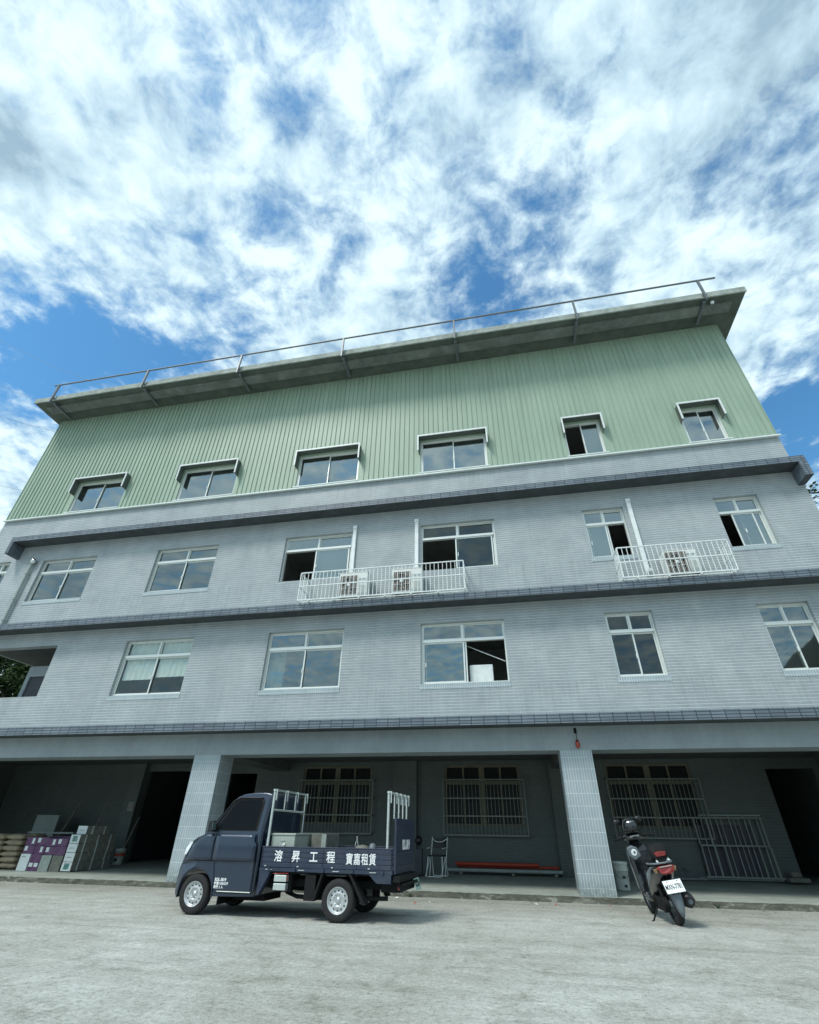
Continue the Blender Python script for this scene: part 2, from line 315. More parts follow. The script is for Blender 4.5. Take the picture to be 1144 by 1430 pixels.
# ------------------------------------------------------------ mesh helpers
class MB:
    def __init__(s): s.v = []; s.f = []; s.mi = []; s.sm = []
    def add(s, vs, fs, mi=0, smooth=False):
        b = len(s.v); s.v += [tuple(p) for p in vs]; s.f += [tuple(b + i for i in f) for f in fs]
        s.mi += [mi] * len(fs); s.sm += [smooth] * len(fs); return s
    def box(s, x0, x1, y0, y1, z0, z1, mi=0, mat=None):
        vs = [Vector((x, y, z)) for z in (z0, z1) for y in (y0, y1) for x in (x0, x1)]
        if mat is not None: vs = [mat @ p for p in vs]
        return s.add(vs, [(0, 2, 3, 1), (4, 5, 7, 6), (0, 1, 5, 4), (2, 6, 7, 3), (0, 4, 6, 2), (1, 3, 7, 5)], mi)
    def tube(s, pts, r, seg=8, mi=0, closed=False, smooth=True):
        pts = [Vector(p) for p in pts]; rs = r if isinstance(r, (list, tuple)) else [r] * len(pts)
        n = len(pts); rings = []; up = None
        for i, p in enumerate(pts):
            d = (pts[(i + 1) % n] - pts[i - 1]) if closed else (pts[min(i + 1, n - 1)] - pts[max(i - 1, 0)])
            d.normalize()
            if up is None: up = Vector((0, 0, 1)) if abs(d.z) < .9 else Vector((1, 0, 0))
            a = d.cross(up).normalized(); b = a.cross(d).normalized(); up = b
            rings.append([p + (a * math.cos(2 * math.pi * k / seg) + b * math.sin(2 * math.pi * k / seg)) * rs[i] for k in range(seg)])
        vs = [q for rg in rings for q in rg]; fs = []
        for i in range(n if closed else n - 1):
            j = (i + 1) % n
            for k in range(seg):
                l = (k + 1) % seg; fs.append((i * seg + k, i * seg + l, j * seg + l, j * seg + k))
        s.add(vs, fs, mi, smooth)
        if not closed:
            s.add(rings[0], [tuple(range(seg))[::-1]], mi); s.add(rings[-1], [tuple(range(seg))], mi)
        return s
    def lathe(s, prof, seg=24, mi=0, axis='z', mat=None, smooth=True, cap=True):
        vs = []
        for (r, h) in prof:
            for k in range(seg):
                a = 2 * math.pi * k / seg; p = Vector((r * math.cos(a), r * math.sin(a), h))
                if axis == 'y': p = Vector((p.x, h, p.y))
                if axis == 'x': p = Vector((h, p.x, p.y))
                vs.append(mat @ p if mat is not None else p)
        fs = [(i * seg + k, i * seg + (k + 1) % seg, (i + 1) * seg + (k + 1) % seg, (i + 1) * seg + k) for i in range(len(prof) - 1) for k in range(seg)]
        s.add(vs, fs, mi, smooth)
        for i in (0, len(prof) - 1):
            if cap and prof[i][0] > 1e-4: s.add(vs[i * seg:(i + 1) * seg], [tuple(range(seg))], mi)
        return s
    def prism(s, poly, f, a, b, mi=0):
        """poly: 2D points; f(u,v,w)->3D; a,b: extents along w"""
        n = len(poly); vs = [f(u, v, a) for u, v in poly] + [f(u, v, b) for u, v in poly]
        fs = [tuple(range(n))[::-1], tuple(range(n, 2 * n))] + [(i, (i + 1) % n, n + (i + 1) % n, n + i) for i in range(n)]
        return s.add(vs, fs, mi)
    def build(s, name, mats, parent=None, bevel=0, seg=2, smooth=False, recalc=True, weld=False, sub=0):
        me = bpy.data.meshes.new(name); me.from_pydata(s.v, [], s.f)
        if not isinstance(mats, (list, tuple)): mats = [mats]
        for m in mats: me.materials.append(MT[m])
        for p, mi, sm in zip(me.polygons, s.mi, s.sm): p.material_index = mi; p.use_smooth = sm or smooth
        if recalc or weld:
            bm = bmesh.new(); bm.from_mesh(me)
            if weld: bmesh.ops.remove_doubles(bm, verts=bm.verts, dist=1e-4)
            bmesh.ops.recalc_face_normals(bm, faces=bm.faces)
            bm.to_mesh(me); bm.free()
        o = bpy.data.objects.new(name, me); col.objects.link(o)
        if parent is not None: o.parent = parent
        if bevel:
            md = o.modifiers.new('bevel', 'BEVEL'); md.width = bevel; md.segments = seg; md.limit_method = 'ANGLE'; md.angle_limit = R(35)
        if sub:
            md = o.modifiers.new('subd', 'SUBSURF'); md.levels = sub; md.render_levels = sub
        return o
def tag(o, label=None, cat=None, group=None, kind=None):
    if label: o['label'] = label
    if cat: o['category'] = cat
    if group: o['group'] = group
    if kind: o['kind'] = kind
    return o
def empty(name, loc, label, cat, rz=0, group=None, rot=None):
    o = bpy.data.objects.new(name, None); col.objects.link(o); o.location = loc; o.rotation_euler = rot or (0, 0, rz)
    o.empty_display_size = .2
    return tag(o, label, cat, group)
def text(name, body, size, mat4, mat, parent, bold=0., extrude=.0008, align='CENTER', xs=1., thick=0.):
    c = bpy.data.curves.new(name, 'FONT'); c.body = body; c.size = size; c.align_x = align; c.align_y = 'CENTER'
    c.offset = bold; c.extrude = extrude; c.resolution_u = 3; c.bevel_depth = thick; c.bevel_resolution = 0
    o = bpy.data.objects.new(name + '_curve', c); col.objects.link(o)
    bpy.context.view_layer.update()
    me = bpy.data.meshes.new_from_object(o.evaluated_get(bpy.context.evaluated_depsgraph_get()))
    bpy.data.objects.remove(o); bpy.data.curves.remove(c)
    me.name = name; me.materials.clear(); me.materials.append(MT[mat])
    me.transform(mat4 @ Matrix.Diagonal((xs, 1, 1, 1)))
    q = bpy.data.objects.new(name, me); col.objects.link(q); q.parent = parent
    return q
def basis(o, x, y):
    x = Vector(x).normalized(); y = Vector(y).normalized(); z = x.cross(y)
    m = Matrix((x, y, z)).transposed().to_4x4(); m.translation = Vector(o); return m

# ------------------------------------------------------------ building
XL, XR = -19.68, 9.0
WX = [(-16.81, -14.46), (-11.95, -9.55), (-7.03, -4.64), (-2.33, .04), (2.73, 3.94), (6.48, 7.67)]
Z2, Z3, Z4 = (4.5, 6.2), (7.9, 9.56), (11.7, 13.17)
bld = empty('factory_building', (0, 0, 0), 'four storey grey tiled building with green metal clad top floor and open arcade', 'building')

def wall_grid(mb, xr, zr, holes, y0, y1, mi=0, mi_reveal=0):
    xs = sorted({xr[0], xr[1]} | {v for h in holes for v in h[:2]}); zs = sorted({zr[0], zr[1]} | {v for h in holes for v in h[2:4]})
    def solid(i, j):
        if i < 0 or j < 0 or i >= len(xs) - 1 or j >= len(zs) - 1: return False
        cx, cz = (xs[i] + xs[i + 1]) / 2, (zs[j] + zs[j + 1]) / 2
        return not any(h[0] < cx < h[1] and h[2] < cz < h[3] for h in holes)
    for i in range(len(xs) - 1):
        for j in range(len(zs) - 1):
            if not solid(i, j): continue
            a, b, c, d = xs[i], xs[i + 1], zs[j], zs[j + 1]
            mb.add([(a, y0, c), (b, y0, c), (b, y0, d), (a, y0, d)], [(0, 1, 2, 3)], mi)
            mb.add([(a, y1, c), (b, y1, c), (b, y1, d), (a, y1, d)], [(3, 2, 1, 0)], mi_reveal)
            for (di, dj, q) in ((-1, 0, [(a, y0, c), (a, y0, d), (a, y1, d), (a, y1, c)]), (1, 0, [(b, y0, c), (b, y1, c), (b, y1, d), (b, y0, d)]),
                                (0, -1, [(a, y0, c), (a, y1, c), (b, y1, c), (b, y0, c)]), (0, 1, [(a, y0, d), (b, y0, d), (b, y1, d), (a, y1, d)])):
                if not solid(i + di, j + dj): mb.add(q, [(0, 1, 2, 3)], mi_reveal)

holes = [(a, b, *Z2) for a, b in WX[1:]] + [(a, b, *Z3) for a, b in WX] + [(-19.3, -14.55, 4.57, 6.2), (-19.2, -18.3, 8.3, 9.66)]
mb = MB(); wall_grid(mb, (XL, XR), (3.38, 11.58), holes, 0, .25); mb.build('wall', 'tile', bld, recalc=False)
# green storey
SL = .0
hol4 = [(a, b, Z4[0], Z4[1]) for a, b in WX]
mb = MB(); wall_grid(mb, (XL, XR), (11.62, 17.24), hol4, -.03, .2)
nr = 156
for k in range(nr + 1):
    x = XL + .03 + (XR - XL - .06) * k / nr
    segs = [(11.66, 17.22)]
    for a, b in WX:
        if a - .12 < x < b + .12: segs = [(11.66, 11.68)] if False else [(13.29, 17.22)]
    for z0, z1 in segs:
        w = .015
        mb.add([(x - w, -.032, z0), (x - w * .6, -.058, z0), (x + w * .6, -.058, z0), (x + w, -.032, z0), (x - w, -.032, z1), (x - w * .6, -.058, z1), (x + w * .6, -.058, z1), (x + w, -.032, z1)],
               [(0, 1, 5, 4), (1, 2, 6, 5), (2, 3, 7, 6), (0, 3, 2, 1), (4, 5, 6, 7)])
mb.build('metal_cladding', 'green', bld, recalc=False)
mb = MB(); mb.box(XL - .02, XR + .03, -.10, -.002, 11.585, 11.615); mb.box(XL - .02, XR + .03, -.115, -.10, 11.565, 11.615)
mb.build('base_flashing', 'trim', bld)
# side and rear walls, floors
for n_, x0, x1 in (('side_wall', XL, XL + .25), ('side_wall', XR - .25, XR)):
    mb = MB()
    if x0 < 0:   # the loggia end of the second floor stands open
        mb.box(x0, x1, .25, 12, 3.38, 4.55); mb.box(x0, x1, .25, 12, 6.8, 11.58); mb.box(x0, x1, .25, .5, 4.552, 6.798)
    else: mb.box(x0, x1, .25, 12, 3.38, 11.58)
    mb.build(n_, 'tile', bld)
    MB().box(x0, x1, .2, 12, 11.60, 17.24).build('side_cladding', 'green', bld)
mb = MB(); mb.box(XL + .25, XR - .25, 11.75, 12, 6.99, 17.24); mb.box(-14.4, XR - .25, 11.75, 12, .2, 6.78); mb.build('rear_wall', 'tile', bld)
for z in (3.2, 6.8, 10.5):
    MB().box(XL + .25, XR - .25, .252, 11.748, z, z + .18).build('floor_slab', 'ceiling' if z < 4 else 'inner', bld)
MB().box(XL + .252, XR - .252, .204, 4.59, 14.2, 14.3).build('ceiling_board', 'inner', bld)
mb = MB(); mb.box(-14.35, XR - .252, 4.6, 4.72, 3.39, 6.79); mb.box(XL + .252, XR - .252, 4.6, 4.72, 6.99, 10.49); mb.box(XL + .252, XR - .252, 4.6, 4.72, 10.69, 17.2)
for x in (-13.2, -8.4, -3.5, 1.3, 5.2):
    for z0, z1 in ((3.385, 6.795), (6.985, 10.495), (10.685, 14.195)): mb.box(x, x + .12, .256, 4.598, z0, z1)
mb.build('inner_partition', 'inner', bld)
# loggia: post, lintel and rear of the open end of the second floor
mb = MB(); mb.box(-16.42, -16.27, 1.0, 1.15, 3.39, 5.85); mb.box(-16.268, -14.52, 1.0, 1.15, 5.5, 5.85); mb.build('loggia_frame', 'plaster', bld)
MB().box(-14.50, -14.36, .26, 4.58, 3.39, 6.79).build('loggia_wall', 'backwall', bld)
MB().box(-16.265, -14.52, 1.05, 1.10, 3.39, 5.49).build('loggia_screen', 'darkboard', bld)

MB().box(XL + .26, -14.52, .26, 4.58, 6.765, 6.796).build('loggia_ceiling', 'ceiling', bld)
# cornices
def cornice(z0, z1, x0, x1, fins, p=.5):
    c = empty('cornice', (0, 0, 0), None, None); c.parent = bld
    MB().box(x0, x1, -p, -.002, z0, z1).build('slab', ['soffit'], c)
    mb = MB(); mb.box(x0 - .0, x1 + .0, -p - .02, -p - .001, z0 - .015, z1 + .015); mb.build('fascia', 'fascia', c)
    MB().box(x0, x1, -p + .002, -.004, z1 + .001, z1 + .02).build('top', 'plaster', c)
    for fx0, fx1 in fins:
        MB().box(fx0, fx1, -p - .022, -.003, z0 - .50, z0 - .016).build('end_fin', 'fascia', c)
    return c
cornice(10.22, 10.40, -18.14, 9.02, [(-18.14, -18.0), (8.82, 9.02)])
cornice(6.66, 6.84, -18.14, 9.02, [(-18.14, -18.0), (8.82, 9.02)])
cornice(3.38, 3.56, -19.66, 9.02, [])
# ground floor beam, pillars
mb = MB(); mb.box(XL, XR, .0, .70, 2.85, 3.376); mb.build('beam', 'plaster', bld)
for x0, x1 in ((-18.2, -17.45), (-8.58, -7.80), (1.04, 1.77), (8.27, 9.0)):
    MB().box(x0, x1, -.004, .70, -.02, 2.848).build('pillar', 'pillar', bld)
for x0 in (-8.5, 1.1):
    MB().box(x0, x0 + .6, .702, 4.88, 2.92, 3.198).build('cross_beam', 'ceiling', bld)
# arcade rear wall
GY = 4.9
GW = [(-7.35, -4.9), (-2.38, .04), (2.73, 5.2)]
ghol = [(a, b, 1.36, 3.06) for a, b in GW] + [(-13.5, -11.2, .1, 2.95), (-10.18, -9.12, .1, 2.86), (7.31, 8.6, .1, 2.9)]
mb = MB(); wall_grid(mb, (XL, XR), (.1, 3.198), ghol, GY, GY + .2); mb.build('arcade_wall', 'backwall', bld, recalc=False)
for x0, x1 in ((-4.09, -3.3), (.98, 1.7), (-14.0, -13.52)):
    MB().box(x0, x1, GY - .22, GY - .002, .15, 3.19).build('pilaster', 'backwall', bld)
mb = MB(); mb.box(XL + .01, XR - .01, 9.5, 9.6, .2, 3.19)
for x in (-14.3, -10.9, -8.4, -3.6, 1.3, 6.2): mb.box(x, x + .1, GY + .21, 9.49, .2, 3.19)
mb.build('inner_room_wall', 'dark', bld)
for x0, x1 in ((XL, XL + .25), (XR - .25, XR)):
    MB().box(x0, x1, .702, 12, .1, 3.378).build('arcade_end_wall', 'backwall', bld)
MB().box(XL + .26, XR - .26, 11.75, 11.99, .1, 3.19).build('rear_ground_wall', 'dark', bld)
# roof
roof = MB(); roof.box(-19.98, 9.58, -1.25, 12.4, 17.25, 17.30, 1); roof.box(-19.98, 9.58, -1.24, 12.4, 17.302, 17.46, 0)
MT['eave'] = plain('old eave boards', (.17, .19, .175), .85, 0, .3, 2, dirt=(.09, .10, .095))
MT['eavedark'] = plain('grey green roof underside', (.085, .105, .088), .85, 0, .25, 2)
ro = roof.build('roof', ['concrete_roof', 'eavedark'], bld)
mb = MB(); mb.box(-20.0, 9.6, -1.30, -1.252, 17.24, 17.50); mb.build('roof_edge', 'concrete_roof', ro)
mb = MB(); mb.box(-19.6, 9.2, -.98, -.58, 17.16, 17.246); mb.build('eave_gutter', 'eave', ro)
PX = [-18.95, -14.35, -9.85, -5.3, -.75, 3.8, 8.2]
for x in PX:
    MB().box(x - .05, x + .05, -1.2, -.25, 17.09, 17.158).box(x - .05, x + .05, -1.18, -.84, 17.159, 17.247).build('outrigger', 'rail', ro)
rl = MB().tube([(-19.2, -1.40, 18.12), (8.8, -1.40, 18.12)], .035, 8).build('roof_rail', 'rail', bld)
for x in PX:
    MB().box(x - .03, x + .03, -1.44, -1.36, 17.0, 18.09).box(x - .03, x + .03, -1.36, -1.302, 17.3, 17.36).build('rail_post', 'rail', rl)
MB().lathe([(.001, -.07), (.05, -.05), (.07, 0), (.05, .05), (.001, .07)], 12, mat=Matrix.Translation((8.5, -1.1, 17.15))).build('eave_lamp', 'white', bld)

# window hoods
for a, b in WX:
    h = empty('window_hood', (0, 0, 0), None, None); h.parent = bld
    z = 13.24
    MB().box(a - .045, b + .045, -.285, -.034, z - .02, z).box(a - .045, a - .025, -.285, -.034, 12.55, z - .021).box(b + .025, b + .045, -.285, -.034, 12.55, z - .021).build('hood_sheet', 'hoodgreen', h)
    MB().box(a - .07, b + .07, -.315, -.286, z - .035, z + .025).box(a - .07, a - .02, -.315, -.286, 12.55, z - .036).box(b + .02, b + .07, -.315, -.286, 12.55, z - .046).build('hood_trim', 'white', h)

def window(a, b, z0, z1, y=.10, transom=True, opened=None, label=None, mt='alu', blinds=(), gl='glass', sill='tile', handle=True):
    f = .045
    w = MB(); e = .002
    w.box(a + e, b - e, y, y + .10, z0 + e, z0 + f); w.box(a + e, b - e, y, y + .10, z1 - f, z1 - e)
    w.box(a + e, a + f, y, y + .10, z0 + f, z1 - f); w.box(b - f, b - e, y, y + .10, z0 + f, z1 - f)
    zt = z1 - .29 * (z1 - z0) if transom else z1 - f
    cx = (a + b) / 2
    if transom:
        w.box(a + f, b - f, y - .01, y + .10, zt - .045, zt + .03); w.box(cx - .022, cx + .022, y + .005, y + .09, zt + .03, z1 - f)
    wo = w.build('window', mt, bld)
    if label: wo['label'] = label
    def sash(x0, x1, zz0, zz1, yy, name='sash', m=.038, g=gl):
        s_ = MB(); s_.box(x0, x1, yy, yy + .028, zz0, zz0 + m); s_.box(x0, x1, yy, yy + .028, zz1 - m, zz1)
        s_.box(x0, x0 + m, yy, yy + .028, zz0 + m, zz1 - m); s_.box(x1 - m, x1, yy, yy + .028, zz0 + m, zz1 - m)
        s_.box(x0 + m, x1 - m, yy + .011, yy + .016, zz0 + m, zz1 - m, 1)
        return s_.build(name, [mt, g], wo)
    zb = zt - .045 if transom else zt
    if transom:
        sash(a + f + .002, cx - .024, zt + .032, z1 - f - .002, y + .03, 'top_light', .026)
        sash(cx + .024, b - f - .002, zt + .032, z1 - f - .002, y + .055, 'top_light', .026)
    L0, L1, Rr0, Rr1 = a + f + .003, cx + .03, cx - .03, b - f - .003
    wd = L1 - L0
    if opened == 'left': L0 += wd * .90; L1 = L0 + wd; L1 = min(L1, Rr1); L0 = L1 - wd
    if opened == 'right': Rr0 = L0 + .06; Rr1 = Rr0 + wd
    if opened == 'half_left': L0 += wd * .55; L1 = L0 + wd
    sash(L0, L1, z0 + f + .002, zb - .002, y + .022); sash(Rr0, Rr1, z0 + f + .002, zb - .002, y + .058)
    if handle: MB().box(Rr0 + .008, Rr0 + .03, y + .0, y + .057, z0 + .48, z0 + .60).build('handle', 'white', wo)
    for (u0, u1, v0, v1, m_) in blinds:
        bl = MB(); n = max(2, int((u1 - u0) * (b - a) / .09))
        x0, x1 = a + (b - a) * u0, a + (b - a) * u1
        for k in range(n):
            p, q = x0 + (x1 - x0) * k / n, x0 + (x1 - x0) * (k + 1) / n; yy = y + .115 + (.02 if k % 2 else 0); y2 = y + .115 + (0 if k % 2 else .02)
            bl.add([(p, yy, z0 + (z1 - z0) * v0), (q, y2, z0 + (z1 - z0) * v0), (q, y2, z0 + (z1 - z0) * v1), (p, yy, z0 + (z1 - z0) * v1)], [(0, 1, 2, 3)])
        bl.build('blind', m_, wo, recalc=False)
    if sill: MB().box(a - .02, b + .02, -.012, .098, z0 - .14, z0 - .001).build('sill', 'soldier', wo)
    return wo
opn3 = {2: 'left', 3: 'left', 4: 'right', 5: 'half_left'}
for i, (a, b) in enumerate(WX):
    bl = {2: [(.55, .98, .0, .7, 'curtain')], 4: [(.04, .5, 0, .7, 'curtain')], 5: [(.5, .95, .0, .7, 'curtain')]}.get(i, [])
    window(a, b, *Z3, opened=opn3.get(i), blinds=bl, gl='dimglass' if i == 3 else ('glass2' if i >= 2 else 'glass'), sill=None if i in (2, 3) else 'tile')
for i, (a, b) in enumerate(WX):
    if i == 0: continue
    bl = {1: [(.52, .97, .33, .99, 'curtain'), (.04, .48, .30, .99, 'curtain')], 2: [(.03, .24, .02, .7, 'curtain')]}.get(i, [])
    window(a, b, *Z2, opened={3: 'right'}.get(i), blinds=bl, gl={1: 'clearglass', 2: 'glass', 4: 'dimglass'}.get(i, 'glass'))
for i, (a, b) in enumerate(WX):
    window(a, b, *Z4, y=.02, transom=False, opened={4: 'left'}.get(i), sill=None, gl='glass2' if i == 4 else 'skyglass')
    MB().box(a - .05, b + .05, -.10, -.034, 11.665, 11.70).build('sill', 'trim', bld)
window(-19.2, -18.3, 8.3, 9.66, handle=False, sill=None)

# barred windows at the back of the arcade
for gi, (a, b) in enumerate(GW):
    y = GY + .04; w = MB(); z0, z1 = 1.36, 3.06; zt = 2.55; f = .06
    w.box(a + .002, b - .002, y, y + .1, z0 + .002, z0 + f); w.box(a + .002, b - .002, y, y + .1, z1 - f, z1 - .002); w.box(a + .002, a + f, y, y + .1, z0 + f, z1 - f); w.box(b - f, b - .002, y, y + .1, z0 + f, z1 - f)
    w.box(a + f, b - f, y - .01, y + .1, zt - .05, zt + .05)
    for k in (1, 2, 3):
        x = a + (b - a) * k / 4; t_ = .09 if k == 2 else .03
        w.box(x - t_, x + t_, y + .002, y + .09, z0 + f, zt - .05); w.box(x - t_, x + t_, y + .002, y + .09, zt + .05, z1 - f)
    wo = w.build('arcade_window', 'beige', bld)
    MB().box(a + f, b - f, y + .05, y + .056, z0 + f, z1 - f).build('pane', 'panedark', wo)
    gx0, gx1, gz0, gz1, yb, yf = a - .05, b + .12, 1.12, 2.62, GY - .01, GY - .22
    g = MB(); t_ = .014
    for z in (gz0, 1.62, 2.1, gz1):
        g.box(gx0, gx1, yf - t_, yf + t_, z - t_ * 1.3, z + t_ * 1.3)
        for x in (gx0, gx1): g.box(x - t_, x + t_, yf + t_ + .001, yb, z - t_, z + t_)
    n = 22
    for k in range(n + 1):
        x = gx0 + (gx1 - gx0) * k / n; t2 = .016 if k in (0, n) else .007
        for q0, q1 in ((gz0, 1.62), (1.62, 2.1), (2.1, gz1)): g.box(x - t2, x + t2, yf - .012, yf + .012, q0 + .019, q1 - .019)
    g.build('window_grille', 'grille', wo)

# rainwater pipe, lamp and conduit on the facade
dp = MB(); dp.tube([(-17.18, -.09, 9.40), (-17.18, -.09, 6.87)], .055, 12).tube([(-17.18, -.09, 9.40), (-17.18, -.05, 9.50), (-17.18, .02, 9.53)], .055, 12)
for z in (9.0, 8.0, 7.2): dp.lathe([(.06, -.02), (.068, -.02), (.068, .02), (.06, .02)], 12, mat=Matrix.Translation((-17.18, -.09, z)))
dpo = dp.build('drainpipe', 'board', bld)
MB().lathe([(.001, -.11), (.07, -.09), (.11, 0), (.07, .09), (.001, .11)], 16, mat=Matrix.Translation((-17.12, -.12, 9.50))).build('pipe_cowl', 'chrome', dpo)
for x, zt_, zb_ in ((-4.55, 9.72, 7.9), (-2.45, 9.76, 7.9), (4.12, 9.76, 7.2)):
    c = MB(); c.box(x - .06, x + .06, -.075, -.002, zb_, zt_ - .10); c.box(x - .072, x + .072, -.10, -.002, zt_ - .099, zt_ + .02)
    if x > 0: c.box(x - .06, x + .06, -.3, -.076, zb_, zb_ + .1)
    c.build('pipe_cover', 'white', bld, bevel=.012)

# ------------------------------------------------------------ red lamp on the pillar
lp = empty('pillar_lamp', (1.47, -.10, 2.97), 'small red oval lamp hanging high on the tiled pillar right of the truck', 'lamp')
MB().lathe([(.001, -.10), (.035, -.085), (.05, -.04), (.052, .02), (.04, .055), (.02, .07)], 16).build('lamp_shade', 'lampred', lp)
MB().lathe([(.03, .055), (.032, .08), (.015, .09)], 12).tube([(0, 0, .085), (0, 0, .25), (0, .09, .30)], .007, 6).box(-.03, .03, .08, .094, .24, .36).build('bracket', 'blackmatt', lp)

# ------------------------------------------------------------ air conditioners and their cages
def cage(x0, x1, label):
    c = empty('steel_cage', ((x0 + x1) / 2, -.002, 6.87), label, 'cage', 0, 'white steel cages on the upper ledge')
    o = -(x0 + x1) / 2; a, b = x0 + o, x1 + o; yf, yb, z0, z1 = -.62, -.01, .0, .95; t = .014
    m = MB()
    for z in (z0 + .05, .5, z1): m.box(a, b, yf - t, yf + t, z - t, z + t)
    n = int((b - a) / .122)
    for k in range(n + 1):
        x = a + (b - a) * k / n; q = .014 if k in (0, n) else .0075
        for u, v in ((z0 + .05, .5), (.5, z1)): m.box(x - q, x + q, yf - .008, yf + .008, u + t + .001, v - t - .001)
    m.build('front_bars', 'white', c)
    for x, nm in ((a, 'side_bars'), (b, 'side_bars')):
        m = MB()
        for z in (z0 + .05, .5, z1): m.box(x - t, x + t, yf + t + .001, yb, z - t, z + t)
        for k in range(1, 5):
            y = yf + (yb - yf) * k / 5
            for u, v in ((z0 + .05, .5), (.5, z1)): m.box(x - .0075, x + .0075, y - .008, y + .008, u + t + .001, v - t - .001)
        m.build(nm, 'white', c)
    m = MB()
    for y in (-.5, -.3, -.12): m.box(a + t, b - t, y - .015, y + .015, .018, .045)
    k = a + .35
    while k < b: m.box(k - .02, k + .02, yf - .03, yb, -.012, .017); k += .78
    m.build('base_rack', 'white', c)
cage(-5.97, -.96, 'long white steel cage under the two middle windows, holding two air conditioners')
cage(3.30, 6.10, 'short white steel cage near the right end, holding one air conditioner')
def ac(x, label, w=.90, h=.80):
    c = empty('air_conditioner', (x, -.28, 6.92), label, 'air conditioner', 0, 'outdoor air conditioner units in the cages')
    MB().box(-w / 2, w / 2, -.16, .16, .07, h + .07).build('casing', 'acwhite', c, bevel=.018)
    MB().box(-w / 2 - .008, w / 2 + .008, -.168, .168, h + .072, h + .09).build('lid', 'acwhite', c)
    fx = -w / 2 + .31; fz = .07 + h / 2
    MB().box(fx - .27, fx + .27, -.1635, -.1605, fz - .31, fz + .31).build('fan_recess', 'acfan', c)
    g = MB()
    for k in range(9): g.box(fx - .26 + k * .065 - .003, fx - .26 + k * .065 + .003, -.176, -.170, fz - .30, fz + .30)
    for k in (-.31, -.1, .1, .31): g.box(fx - .275, fx + .275, -.1695, -.164, fz + k - .005, fz + k + .005)
    g.tube([(fx + .24 * math.cos(t_), -.180, fz + .24 * math.sin(t_)) for t_ in [2 * math.pi * q / 28 for q in range(28)]], .004, 5, closed=True)
    g.build('fan_guard', 'acwhite', c)
    MB().lathe([(.001, -.02), (.045, -.016), (.055, 0)], 16, axis='y', mat=Matrix.Translation((fx, -.172, fz))).build('fan_hub', 'white', c)
    bl = MB()
    for k in range(5):
        t_ = 2 * math.pi * k / 5
        p = [(fx + r_ * math.cos(t_ + d), -.1675 + .0, fz + r_ * math.sin(t_ + d)) for r_, d in ((.05, 0), (.26, .15), (.27, .75), (.06, .5))]
        bl.add(p, [(0, 1, 2, 3)])
    bl.build('fan_blade', 'blackmatt', c, recalc=False)
    p = MB(); p.box(w / 2 - .27, w / 2 - .17, -.1635, -.160, .62, .66); p.box(w / 2 - .14, w / 2 - .05, -.1635, -.160, .62, .66); p.box(w / 2 - .2, w / 2 - .12, -.1635, -.160, .53, .56)
    p.build('rating_labels', 'board', c)
    f = MB()
    for q in (-.28, .28): f.box(q - .05, q + .05, -.18, .18, -.0, .068)
    f.build('feet', 'blackmatt', c)
    v = MB()
    for k in range(12): v.box(w / 2 - .262, w / 2 - .05, -.1625, -.160, .12 + k * .028, .13 + k * .028)
    v.build('side_vent', 'cartongrey', c)
ac(-4.33, 'white air conditioner unit, the left of two in the long cage'); ac(-2.68, 'white air conditioner unit, the right of two in the long cage', .92)
ac(4.92, 'white air conditioner unit alone in the short cage at right', .86, .72)

# things seen through windows
st = MB()
for x0_, x1_ in ((-.62, -.50), (-.18, -.34)): st.tube([(x0_, .34, 7.9), (x1_, .34, 8.72)], .020, 6)
for k_, z in enumerate((8.1, 8.32, 8.54)): st.box(-.60 + .028 * k_, -.215 - .03 * k_, .330, .350, z, z + .03)
tag(st.build('step_ladder', 'white'), 'white step ladder standing behind the glass of the open middle window over the long cage', 'ladder')
bx = MB(); bx.box(-1.02, -.38, .32, .8, 4.52, 5.05)
tag(bx.build('storage_box', 'cloth', bevel=.02), 'white box standing inside the open second floor window', 'box')
for (p, q, lb) in (((-1.05, .45, 5.62), (-.02, .35, 5.12), 'pale slanting pole inside the second floor window with the white box'),
                   ((6.75, .45, 4.95), (7.3, .45, 5.35), 'pale slanting pole behind the rightmost second floor window'),
                   ((2.95, .42, 4.75), (3.4, .42, 4.58), 'pale slanting pole low behind the narrow second floor window')):
    tag(MB().tube([p, q], .014, 6).build('pole', 'white'), lb, 'pole')

# ------------------------------------------------------------ setting: ground, apron, hills
def ground():
    g = MB(); g.add([(-600, -600, 0), (600, -600, 0), (600, 600, 0), (-600, 600, 0)], [(0, 1, 2, 3)])
    tag(g.build('ground', 'ground', recalc=False), kind='structure')
ground()
ap = MB(); n = 260; rnd = random.Random(3); off = 0
def ez(y): return .11 + .019 * max(0, y)
top = []; 
for i in range(n + 1):
    x = -19.9 + (9.3 + 19.9) * i / n
    off = off * .7 + rnd.uniform(-.02, .02)
    top.append((x, -.05 + off, ez(0) + rnd.uniform(-.008, .004) - (abs(off) > .045) * .02))
for i in range(n):
    a, b = top[i], top[i + 1]
    ap.add([a, b, (b[0], .12, ez(.12)), (a[0], .12, ez(.12))], [(0, 1, 2, 3)], 0)
    ap.add([(a[0], .12, ez(.12)), (b[0], .12, ez(.12)), (b[0], 9.6, ez(GY)), (a[0], 9.6, ez(GY))], [(0, 1, 2, 3)], 0)
    ap.add([a, b, (b[0], b[1] - .03, -.01), (a[0], a[1] - .03, -.01)], [(3, 2, 1, 0)], 1)
tag(ap.build('pavement', ['apron', 'kerb'], recalc=False), kind='structure')
